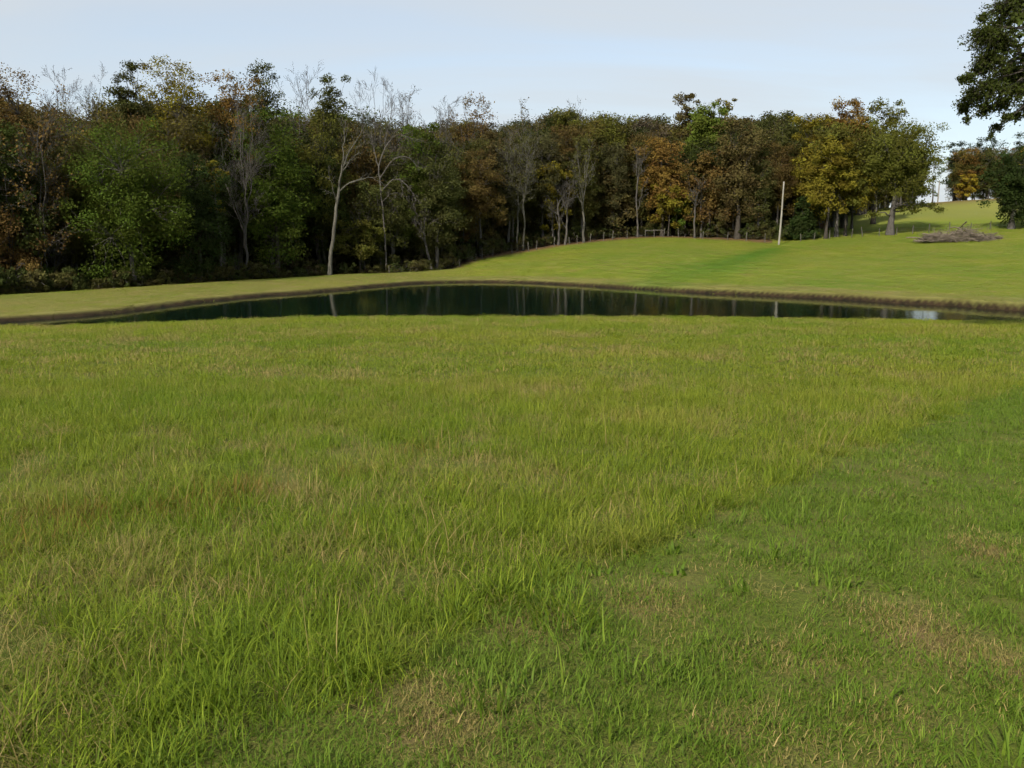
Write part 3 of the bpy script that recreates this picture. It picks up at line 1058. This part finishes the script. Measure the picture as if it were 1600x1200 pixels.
hubs = [np.array([-5.5, -.3, 9.2]), np.array([-4.8, .6, 7.0]), np.array([-3, -2, 9]), np.array([2.8, 2, 9]), np.array([3, -2.4, 8]), np.array([.2, 3, 10]), np.array([-1, -3, 12]), np.array([0, 1, 13])]
for h in hubs:
    st = np.array([0, 0, max(2.6, h[2] - 3.2)])
    T.tube(curve_pts(st, h, 7, .06, g, .03), np.linspace(.2, .06, 7), 6)
for q, r in vis + hid:
    h = hubs[int(np.argmin([np.linalg.norm(h - q) for h in hubs]))]
    T.tube(curve_pts(h, q, 6, .08, g, .04), np.linspace(.05, .012, 6), 4)
    inview = r < .79
    n = int(1900 * (r / .5) ** 1.6) if inview else 260
    n = max(160, min(n, 3600))
    # leaves strung along short drooping twigs
    nt_ = max(5, n // 16)
    for k in range(nt_):
        d = g.normal(size=3); d /= np.linalg.norm(d); d[2] = d[2] * .7 - .1
        a = q + d * r * g.uniform(.05, .4)
        b = q + d * r * g.uniform(.8, 1.55) + np.array([-.12 * r, 0, -.22 * r])
        if inview:
            T.tube(np.stack([a, (a + b) / 2 + np.array([0, 0, .04]), b]), [.009, .006, .003], 3)
        tt = g.uniform(0, 1, 16)[:, None]
        C = a + (b - a) * tt + g.normal(size=(16, 3)) * .045
        K.leaves(C, .068 if inview else .15, np.zeros((16, 3)), np.clip(g.uniform(0, 1, 16) * .6 + g.uniform(0, .4), 0, 1), g)
near = empty('overhanging_tree', (nxx, nyy, nz))
tag(near, 'near tree with dark feathery boughs hanging into the top right corner', 'tree')
geo_obj('trunk', T, M_BARK, near, True)
c = geo_obj('crown', K, M_LEAF, near)
c.color = (.040, .050, .009, 1)


# ------------------------------------------------------------------ scattered masses (woods, undergrowth, grass)
def proto_collection(name, meshes):
    pc = bpy.data.collections.new(name)
    for i, me in enumerate(meshes):
        o = bpy.data.objects.new('%s_%02d' % (name, i), me)
        pc.objects.link(o)
    return pc


def scatter(name, pts, idx, rot, scl, pc, mats):
    me = bpy.data.meshes.new(name)
    n = len(pts)
    me.vertices.add(n)
    me.vertices.foreach_set('co', np.ascontiguousarray(pts, dtype=np.float32).ravel())
    a = me.attributes.new('variant', 'INT', 'POINT'); a.data.foreach_set('value', np.ascontiguousarray(idx, dtype=np.int32))
    a = me.attributes.new('turn', 'FLOAT_VECTOR', 'POINT'); a.data.foreach_set('vector', np.ascontiguousarray(rot, dtype=np.float32).ravel())
    a = me.attributes.new('size', 'FLOAT_VECTOR', 'POINT'); a.data.foreach_set('vector', np.ascontiguousarray(scl, dtype=np.float32).ravel())
    for m in mats:
        me.materials.append(m)
    o = obj(name, me)
    ng = bpy.data.node_groups.new(name, 'GeometryNodeTree')
    ng.interface.new_socket('Geometry', in_out='INPUT', socket_type='NodeSocketGeometry')
    ng.interface.new_socket('Geometry', in_out='OUTPUT', socket_type='NodeSocketGeometry')
    N, L = ng.nodes, ng.links
    gi, go = N.new('NodeGroupInput'), N.new('NodeGroupOutput')
    ci = N.new('GeometryNodeCollectionInfo')
    ci.inputs['Collection'].default_value = pc
    ci.inputs['Separate Children'].default_value = True
    ci.inputs['Reset Children'].default_value = True
    ip = N.new('GeometryNodeInstanceOnPoints')
    ip.inputs['Pick Instance'].default_value = True

    def na(nm, tp):
        q = N.new('GeometryNodeInputNamedAttribute')
        q.data_type = tp
        q.inputs['Name'].default_value = nm
        return q.outputs['Attribute']
    L.new(gi.outputs[0], ip.inputs['Points'])
    L.new(ci.outputs[0], ip.inputs['Instance'])
    L.new(na('variant', 'INT'), ip.inputs['Instance Index'])
    er = N.new('FunctionNodeEulerToRotation')
    L.new(na('turn', 'FLOAT_VECTOR'), er.inputs[0])
    L.new(er.outputs[0], ip.inputs['Rotation'])
    L.new(na('size', 'FLOAT_VECTOR'), ip.inputs['Scale'])
    L.new(ip.outputs[0], go.inputs[0])
    md = o.modifiers.new('scatter', 'NODES')
    md.node_group = ng
    return o


def joined(name, T, K, bark, leafm):
    V1, Q1, t1 = T.arrays()
    V2, Q2, t2 = K.arrays()
    V, Q = np.concatenate([V1, V2]), np.concatenate([Q1, Q2 + len(V1)])
    return mesh_np(name, V, Q, dict(tone=np.concatenate([t1, t2])), [bark, leafm],
                   np.concatenate([np.zeros(len(Q1)), np.ones(len(Q2))]))


protos = []
for k in range(6):
    T, K = leafy(900 + k, 18, 3.8 + .3 * (k % 3), 1.5 + 1.3 * (k % 3), n_cl=140, per=140, leaf=.21)
    protos.append(joined('woods_tree', T, K, M_GREY, M_WLEAF))
SKY_PX = [-700, 0, 60, 110, 150, 200, 260, 330, 400, 470, 520, 570, 640, 700, 800, 860, 900, 960, 1040, 1100, 1200, 1260, 1340, 1420, 1470, 1490, 1900]
SKY_ROW = [145, 130, 148, 188, 180, 150, 136, 140, 150, 166, 155, 182, 190, 192, 186, 174, 170, 174, 178, 180, 176, 182, 196, 230, 262, 230, 215]
g = np.random.default_rng(3)
cand = []
for dep in np.arange(2.5, 75, 4.2):
    px = -650.0
    while px < 1330:
        pj = px + g.uniform(-12, 12)
        if pj < 655:
            yy = float(np.interp(pj, [-650, -120, 0, 200, 400, 550, 655], [46, 58, 63, 73, 86, 99, 104])) + 5 + dep * 1.15 + g.uniform(-1.5, 1.5)
        else:
            yy = float(np.interp(pj, EDGE_PX, EDGE_Y)) + dep + 2.5 + g.uniform(-1.5, 1.5)
        if pj > 1220:
            yy += 9
        if pj < (1330 if dep < 20 else 1300):
            cand.append((at_y(pj, 375, yy)[0], yy, pj, dep))
        px += 5.0 / yy * F_PX
for _ in range(210):                                       # woods behind the lone oak and along the ridge
    if g.uniform() < .45:
        pj, yy = g.uniform(1290, 1425), g.uniform(178, 250)
    else:
        pj, yy = g.uniform(1484, 1900), g.uniform(214, 262)
    cand.append((at_y(pj, 375, yy)[0], yy, pj, 40))
cand = np.array(cand)
cz = ground_z(cand[:, 0], cand[:, 1])
ce = edge_depth(cand[:, 0], cand[:, 1])
P, S, Ro, Ix = [], [], [], []
for (xx, yy, pj, dep), z, e in zip(cand, cz, ce):
    top = np.interp(pj, SKY_PX, SKY_ROW) + abs(g.normal()) * 23 - 3 + max(0, 30 - dep) * 1.2
    H = min(at_y(pj, top, yy)[2] - z, 23)
    if H > 4 and (e > 0 or pj >= 1200):
        s = H / 18
        P.append((xx, yy, z)); S.append((s * g.uniform(.85, 1.15), s * g.uniform(.85, 1.15), s))
        Ro.append((0, 0, g.uniform(0, 6.28))); Ix.append(g.integers(6))
woods = scatter('woods', P, Ix, Ro, S, proto_collection('woods_proto', protos), [M_WLEAF])
tag(woods, 'deep mixed autumn woods behind the front row of trees', 'woods', kind='stuff')

# undergrowth along the edge of the woods
ug = []
for k in range(4):
    T, K = leafy(950 + k, 2.2, 1.3, .3, n_cl=26, per=45, leaf=.17)
    ug.append(joined('undergrowth_shrub', T, K, M_GREY, M_ULEAF))
P, S, Ro, Ix = [], [], [], []
for k_ in range(1700):
    px_j = g.uniform(-300, 1230)
    dep = abs(g.normal()) * 7 + .8 if k_ < 1100 else g.uniform(16, 60)
    if px_j < 655:
        yb = float(np.interp(px_j, [-650, -120, 0, 200, 400, 550, 655], [46, 58, 63, 73, 85, 97, 100]))
    else:
        yb = float(np.interp(px_j, EDGE_PX, EDGE_Y)) + 1.0
    yy = yb + dep
    xx = at_y(px_j, 375, yy)[0]
    s = g.uniform(.35, 1.0) * (1 + .06 * min(dep, 12)) * (.85 if px_j < 655 else .8) * (1.6 if k_ >= 1100 else 1)
    P.append((xx, yy, 0)); S.append((s, s, s * g.uniform(.8, 1.4)))
    Ro.append((0, 0, g.uniform(0, 6.28))); Ix.append(g.integers(4))
P = np.array(P)
P[:, 2] = ground_z(P[:, 0], P[:, 1]) - .05
und = scatter('undergrowth', P, Ix, Ro, S, proto_collection('undergrowth_proto', ug), [M_ULEAF])
tag(und, 'brown and green undergrowth along the foot of the woods', 'undergrowth', kind='stuff')


def tuft(seed, n, h, spread, width, bend, mat, segs=3, name='tuft', straw=.12, lie=0., radial=False):
    g = np.random.default_rng(seed)
    V, Q, T = [], [], []
    k = 0
    for b in range(n):
        a = g.uniform(0, 6.283)
        r = spread * g.uniform(0, 1) ** .5
        base = np.array([r * math.cos(a), r * math.sin(a), 0])
        a2 = a + g.normal() * 1.0 if radial else g.uniform(0, 6.283)
        hh = h * g.uniform(.45, 1.15)
        bd = bend * g.uniform(.3, 1.5) + (lie if g.uniform() < .4 else 0)
        d = np.array([math.cos(a2), math.sin(a2), 0])
        sd_ = np.array([-d[1], d[0], 0])
        w = width * g.uniform(.6, 1.3)
        t = np.linspace(0, 1, segs + 1)
        ang = bd * t
        pz = np.concatenate([[0], np.cumsum(np.cos(ang[1:]) * hh / segs)])
        pr = np.concatenate([[0], np.cumsum(np.sin(ang[1:]) * hh / segs)])
        C = base + d * pr[:, None] + np.array([0, 0, 1]) * pz[:, None]
        ww = w * (1 - t ** 1.6 * .93)
        sgn = np.stack([C - sd_ * ww[:, None] / 2, C + sd_ * ww[:, None] / 2], 1).reshape(-1, 3)
        V.append(sgn)
        for s_ in range(segs):
            o = k + 2 * s_
            Q.append((o, o + 1, o + 3, o + 2))
        k += 2 * (segs + 1)
        tone = g.uniform(0, .85) if g.uniform() > straw else g.uniform(.9, 1.0)
        T.append(np.full(2 * (segs + 1), tone))
    return mesh_np(name, np.concatenate(V), np.array(Q), dict(tone=np.concatenate(T)), [mat])


grass_meshes = (
    [tuft(1000 + k, 225, .175, .27, .0044, 1.7, M_TALL, 3, 'tall_tuft', .2, .7) for k in range(5)]           # 0-4
    + [tuft(1010 + k, 140, .165, .26, .0038, 1.8, M_DRY, 3, 'dry_tuft', .2, .6) for k in range(2)]              # 5-6
    + [tuft(1020 + k, 110, .17, .26, .005, 1.1, M_RED, 3, 'red_tuft', .1) for k in range(2)]                    # 7-8
    + [tuft(1030 + k, 340, .06, .24, .0042, 1.4, M_SHORT, 2, 'short_tuft', .08, .5) for k in range(4)]         # 9-12
    + [tuft(1040 + k, 180, .045, .22, .0035, 1.5, M_DRY, 2, 'dead_tuft', .15, .5) for k in range(2)]           # 13-14
    + [tuft(1050 + k, 26, .15, .13, .009, 1.1, M_SHORT, 3, 'coarse_tuft', .05, .3, True) for k in range(2)]          # 15-16
    + [tuft(1060 + k, 340, .125, .62, .009, 1.7, M_TALL, 2, 'meadow_patch', .14, .3) for k in range(3)]         # 17-19
    + [tuft(1070 + k, 10, .34, .2, .0035, 2.0, M_DRY, 4, 'straw_stalk', .3, .3) for k in range(2)]              # 20-21
    + [tuft(1080 + k, 30, .45, .20, .02, .8, M_REED, 3, 'bank_reed', .15, .3) for k in range(3)]               # 22-24
    + [tuft(1090 + k, 220, .15, .60, .010, 1.5, M_DRY, 2, 'dry_patch', .2, .4) for k in range(2)]              # 25-26
    + [tuft(1110 + k, 12, .075, .04, .020, 1.7, M_SHORT, 3, 'weed_rosette', .0, .3, True) for k in range(2)]      # 27-28
    + [tuft(1100 + k, 40, .23, .11, .007, 1.4, M_TALL, 4, 'edge_clump', .12, .5, True) for k in range(3)]             # 29-31
    + [tuft(1120 + k, 340, .16, .62, .009, 1.6, M_SHORT, 2, 'lush_patch', .06, .3) for k in range(2)]            # 32-33
)
PC_GRASS = proto_collection('grass_proto', grass_meshes)

bnd = [at_z(a, b, -.0625 * yq) for a, b, yq in ((215, 1215, 2.2), (560, 1100, 2.7), (730, 975, 3.5), (860, 912, 4.1), (1000, 868, 4.6), (1180, 785, 5.6), (1330, 705, 7.3), (1500, 640, 10), (1650, 588, 13))]
BY, BX = np.array([b[1] for b in bnd]), np.array([b[0] for b in bnd])


def tall_side(x, y):
    xb = np.interp(y, BY, BX)
    xb = np.where(y > BY[-1], BX[-1] + (y - BY[-1]) * .70, xb)
    xb = np.where(y < BY[0], BX[0] - (BY[0] - y) * 1.6, xb)
    return xb - x + .30 * (vnoise(x, y, .9, 41) - .5) + .25 * (vnoise(x, y, .35, 42) - .5)


red_spots = []
for a, b, r in ((60, 845, 90), (330, 785, 70), (700, 740, 40), (550, 715, 30), (590, 840, 50), (640, 690, 30)):
    q = at_z(a, b, -.3)
    red_spots.append((q[0], q[1], r * q[1] / F_PX))


def spot_field(sp, x, y, stretch=1.7):
    v = np.zeros(len(x))
    for a, b, r in sp:
        v = np.maximum(v, np.exp(-(((x - a) / r) ** 2 + ((y - b) / (r * stretch)) ** 2)))
    return v


def band(y0, y1, dens, g, m=.70):
    c = 1 / math.sqrt(dens)
    w = m * y1 + 1.5
    X, Y = np.meshgrid(np.arange(-w, w, c), np.arange(y0, y1, c))
    x = X.ravel() + g.uniform(0, c, X.size)
    y = Y.ravel() + g.uniform(0, c, X.size)
    k = np.abs(x) < m * y + 1.5
    return x[k], y[k]


g = np.random.default_rng(77)
PX, PY, IX, SS = [], [], [], []
for y0, y1, dens in ((0.3, 6, 34), (6, 14, 21), (14, 46.5, 5.0)):
    x, y = band(y0, y1, dens, g)
    keep = pond_sd(x, y) > .35
    x, y = x[keep], y[keep]
    n = len(x)
    ts = tall_side(x, y)
    tall = ts > 0
    red = spot_field(red_spots, x, y)
    dead = spot_field(dead_spots, x, y, 1.3)
    u, u2 = g.uniform(0, 1, n), g.uniform(0, 1, n)
    pat = fbm(x, y, 2.2, 51)
    ix = g.integers(0, 5, n)
    if y0 >= 14:
        ix = g.integers(17, 20, n)
    dryp = .19 + .55 * smooth(.46, .70, pat)
    ix = np.where(u < dryp * .5, g.integers(5, 7, n) if y0 < 14 else g.integers(25, 27, n), ix)
    ix = np.where(u < red * .55, g.integers(7, 9, n), ix)
    if y0 < 14:
        ix = np.where(u2 < .13, g.integers(20, 22, n), ix)
    sh = g.integers(9, 13, n)
    sh = np.where(u < .07 + .85 * dead + .18 * smooth(.5, .7, pat), g.integers(13, 15, n), sh)
    sh = np.where((u2 < .09 * smooth(.40, .6, fbm(x, y, .8, 53)) * 2) & (dead < .3), g.integers(15, 17, n), sh)
    sh = np.where((u2 > .90) & (fbm(x, y, 1.5, 57) > .5), g.integers(27, 29, n), sh)
    ix = np.where(tall, ix, sh)
    hmod = .85 + .32 * fbm(x, y, 1.1, 55)
    hmod = np.where(tall, hmod * (.62 + .38 * smooth(0, .3, ts)), hmod * 1.05)
    s = hmod * g.uniform(.75, 1.25, n)
    keep = (~tall & (g.uniform(0, 1, n) > .85 * smooth(.25, .7, dead))) | (tall & (g.uniform(0, 1, n) < .86))
    PX.append(x[keep]); PY.append(y[keep]); IX.append(ix[keep]); SS.append(s[keep])
# dead brown patches in the mown part
dx_, dy_ = [], []
for a, b, r in dead_spots:
    k = int(110 * r * r * 3.5) + 6
    dx_.append(a + g.normal(size=k) * r * .45); dy_.append(b + g.normal(size=k) * r * .55)
dx_, dy_ = np.concatenate(dx_), np.concatenate(dy_)
PX.append(dx_); PY.append(dy_); IX.append(g.integers(13, 15, len(dx_))); SS.append(g.uniform(.7, 1.3, len(dx_)))
# coarse clumps leaning over the mown edge
cx_, cy_, ci_, cs_ = [], [], [], []
for _ in range(150):
    yb_ = g.uniform(2.0, 11.0)
    xb_ = float(np.interp(yb_, BY, BX)) - abs(g.normal()) * .22 + .02
    cx_.append(xb_); cy_.append(yb_ + g.normal() * .05)
    ci_.append(g.integers(29, 32)); cs_.append(g.uniform(.45, .85))
for a, b in ((270, 1110), (500, 1040), (730, 920), (860, 925), (40, 1150), (330, 1010), (120, 1010)):
    q = at_z(a, b, -.15)
    for _ in range(5):
        cx_.append(q[0] + g.normal() * .10); cy_.append(q[1] + g.normal() * .12)
        ci_.append(g.integers(29, 32)); cs_.append(g.uniform(.7, 1.05))
PX.append(np.array(cx_)); PY.append(np.array(cy_)); IX.append(np.array(ci_)); SS.append(np.array(cs_))
x, y, ix, s = (np.concatenate(q) for q in (PX, PY, IX, SS))
z = ground_z(x, y)
n = len(x)
rot = np.stack([g.normal(size=n) * .10, g.normal(size=n) * .10, g.uniform(0, 6.283, n)], 1)
scl = np.stack([s ** .5, s ** .5, s], 1)
meadow = scatter('meadow_grass', np.stack([x, y, z - .01], 1), ix, rot, scl, PC_GRASS, [M_TALL])
tag(meadow, 'tall and mown meadow grass filling the foreground', 'grass', kind='stuff')

# short grass on the dam and the far hillside
X, Y = np.meshgrid(np.arange(-100, 104, .95), np.arange(46, 139, .95))
x = X.ravel() + g.uniform(0, .95, X.size)
y = Y.ravel() + g.uniform(0, .95, X.size)
k = np.abs(x) < .72 * y + 4
x, y = x[k], y[k]
keep = (pond_sd(x, y) > 1.0) & (edge_depth(x, y) < -1.5) & ((dam_out(x, y) < .5) | (x > -11)) & ((y > 49) | (np.abs(x) > 33))
x, y = x[keep], y[keep]
n = len(x)
sdv = pond_sd(x, y)
u = g.uniform(0, 1, n)
ix = np.where(u < np.where((sdv < 5) | (x < -10), .35, .30), g.integers(25, 27, n), g.integers(17, 20, n))
lu = swale(800 + F_PX * x / y, y)
ix = np.where(g.uniform(0, 1, n) < lu * 1.1, g.integers(32, 34, n), ix)
s = g.uniform(.4, .85, n)
hill = scatter('hillside_grass', np.stack([x, y, ground_z(x, y) - .01], 1), ix,
               np.stack([g.normal(size=n) * .006, g.normal(size=n) * .006, g.uniform(0, 6.28, n)], 1), np.stack([s * 0 + 1.7, s * 0 + 1.7, s * .5 + .25], 1), PC_GRASS, [M_TALL])
tag(hill, 'short grazed grass on the dam and the hillside beyond the pond', 'grass', kind='stuff')

# brown grass and weeds along the pond banks
peri = []
for i in range(len(POND)):
    a, b = POND[i], POND[(i + 1) % len(POND)]
    k = int(np.linalg.norm(b - a) * 26)
    if k:
        peri.append(a + (b - a) * g.uniform(0, 1, (k, 1)))
peri = np.concatenate(peri) + g.normal(size=(sum(len(q) for q in peri), 2)) * .45
sdv = pond_sd(peri[:, 0], peri[:, 1])
peri = peri[(sdv > .10) & (sdv < 1.0) & ((peri[:, 1] > 47.6) | (peri[:, 0] < -29))]
n = len(peri)
zz = ground_z(peri[:, 0], peri[:, 1])
nn = fbm(peri[:, 0], peri[:, 1], 3.0, 61)
ix = np.where(nn > .62, g.integers(0, 5, n), g.integers(22, 25, n))
s = g.uniform(.08, .42, n) * (.2 + 1.4 * nn ** 1.5)
bank = scatter('bank_grass', np.stack([peri[:, 0], peri[:, 1], zz - .02], 1), ix,
               np.stack([g.normal(size=n) * .2, g.normal(size=n) * .2, g.uniform(0, 6.28, n)], 1), np.stack([s, s, s], 1), PC_GRASS, [M_REED])
tag(bank, 'brown grass and weeds fringing the far bank of the pond', 'grass', kind='stuff')

# ------------------------------------------------------------------ fences
def post_mesh(seed, h, r):
    g = np.random.default_rng(seed)
    G = Geo()
    P = np.array([(0, 0, -.35), (g.normal() * .01, g.normal() * .01, h * .5), (g.normal() * .03, g.normal() * .03, h * .96), (g.normal() * .03, g.normal() * .03, h)])
    G.tube(P, [r * 1.05, r, r * .93, r * .6], 7)
    V, Q, t = G.arrays()
    return mesh_np('fence_post', V, Q, dict(tone=t), [M_POST])


POSTS = [post_mesh(k, 1.25 + .08 * k, .062 + .007 * (k % 3)) for k in range(5)]


def fence(name, label, spots, brace=()):
    pts = []
    for px, y in spots:
        x = at_y(px, 375, y)[0]
        pts.append(np.array([x, y, gz(x, y)]))
    root = empty(name, pts[0])
    tag(root, label, 'fence')
    gg = np.random.default_rng(len(spots))
    for i, p in enumerate(pts):
        o = obj('fence_post', POSTS[i % 5], root)
        o.location = p - pts[0]
        k = .7 if spots[i][0] < 745 else .92
        o.scale = (k, k, k)
        o.rotation_euler = (gg.normal() * .05, gg.normal() * .05, gg.uniform(0, 6))
    for hgt in (.3, .6, .85):
        G = Geo()
        for a, b in zip(pts[:-1], pts[1:]):
            G.tube(curve_pts(a - pts[0] + np.array([0, -.09, hgt]), b - pts[0] + np.array([0, -.09, hgt]), 4, -.004, gg, .0005), [.007] * 4, 3)
        V, Q, t = G.arrays()
        obj('wire', mesh_np('wire', V, Q, dict(tone=t), [M_WIRE]), root)
    for i, j in brace:
        G = Geo()
        G.tube(np.stack([pts[i] - pts[0] + np.array([0, -.02, 1.12]), (pts[i] + pts[j]) / 2 - pts[0] + np.array([0, -.02, 1.1]), pts[j] - pts[0] + np.array([0, -.02, 1.08])]), [.07, .065, .06], 6)
        V, Q, t = G.arrays()
        obj('brace_rail', mesh_np('brace_rail', V, Q, dict(tone=t), [M_POST]), root)
    return root


ey = lambda px: float(np.interp(px, EDGE_PX, EDGE_Y))
fence('wire_fence', 'weathered post and wire fence along the front of the woods with a rail brace',
      [(p, ey(p) - .8) for p in (607, 688, 718, 743, 753, 770, 800, 826, 838, 866, 890, 902, 922, 943, 957, 980, 1008, 1022, 1037, 1060, 1098, 1137, 1166, 1195)],
      brace=((16, 17), (17, 18)))
fence('wire_fence', 'post and wire fence crossing the open hillside under the lone oak',
      [(p, ey(p) - .6) for p in (1251, 1272, 1296, 1330, 1347, 1373, 1400, 1425, 1450, 1482, 1515, 1545, 1575, 1610)])

# ------------------------------------------------------------------ utility poles
def pole(name, label, px, y, row_top, r, lean):
    x = at_y(px, 375, y)[0]
    zb = gz(x, y)
    h = at_y(px, row_top, y)[2] - zb
    root = empty(name, (x, y, zb))
    tag(root, label, 'pole')
    G = Geo()
    t = np.linspace(0, 1, 9)
    P = np.stack([lean * t + .04 * np.sin(t * 5), .03 * np.sin(t * 7), -.4 + t * (h + .4)], 1)
    G.tube(np.concatenate([P, P[-1:] + np.array([[0, 0, .05]])]), list(r * (1 - .38 * t)) + [r * .2], 12)
    V, Q, tt = G.arrays()
    obj('shaft', mesh_np('shaft', V, Q, dict(tone=tt), [M_POLE], smooth_shade=True), root)
    G = Geo()
    G.tube(np.array([(lean * .93 - .05, -r * .9, h * .93), (lean * .93, -r * .9 - .03, h * .93), (lean * .93 + .05, -r * .9, h * .93)]), [.02, .03, .02], 6)
    V, Q, tt = G.arrays()
    obj('bolt', mesh_np('bolt', V, Q, dict(tone=tt), [M_WIRE]), root)


pole('utility_pole', 'tall bare pale grey utility pole in front of the woods', 1217, 124.5, 284, .155, .32)
pole('utility_pole', 'short far utility pole on the ridge in the sky gap', 1460, 203, 283, .17, .05)

# ------------------------------------------------------------------ brush pile
bx, by = at_y(1500, 375, 116)[0], 116.0
bz = gz(bx, by)
pile = empty('brush_pile', (bx, by, bz))
tag(pile, 'grey brown heap of cut branches on the open hillside', 'brush pile')
g = np.random.default_rng(15)


def stick(G, big):
    a = g.uniform(-5.2, 5.2)
    w = max(.05, 1 - (abs(a) / 5.6) ** 1.6)
    zc = g.uniform(0, 1) ** .8 * 1.9 * w * (.62 + .38 * math.sin(a * 1.5 + .4))
    c = np.array([a, g.normal() * .9 * (.4 + w), zc + .05])
    th = g.normal() * .5 if g.uniform() < .7 else g.uniform(0, 3.14)
    d = np.array([math.cos(th), math.sin(th), g.normal() * (.32 if big else .6)])
    d /= np.linalg.norm(d)
    ln = g.uniform(2.0, 4.2) if big else g.uniform(.7, 2.2)
    a0, a1 = c - d * ln / 2, c + d * ln / 2
    a0[2], a1[2] = max(a0[2], -.1), max(a1[2], 0)
    rr = g.uniform(.05, .11) if big else g.uniform(.015, .04)
    G.tube(curve_pts(a0, a1, 5, g.normal() * .03, g, .02), np.linspace(rr, rr * .4, 5), 6 if big else 4)


for k in range(60):
    G = Geo()
    stick(G, True)
    V, Q, t = G.arrays()
    V[:, 2] = np.maximum(V[:, 2], -.15)
    obj('branch', mesh_np('branch', V, Q, dict(tone=t), [M_BRUSH]), pile)
G = Geo()
for k in range(900):
    stick(G, False)
for k in range(10):
    a = np.array([g.uniform(-4, 4.5), g.normal() * .5, .6])
    G.tube(curve_pts(a, a + np.array([g.normal() * .5, 0, g.uniform(.9, 1.7)]), 4, 0, g, .05), np.linspace(.03, .01, 4), 4)
V, Q, t = G.arrays()
tw = obj('twigs', mesh_np('twigs', V, Q, dict(tone=t), [M_BRUSH]), pile)
tw['kind'] = 'stuff'
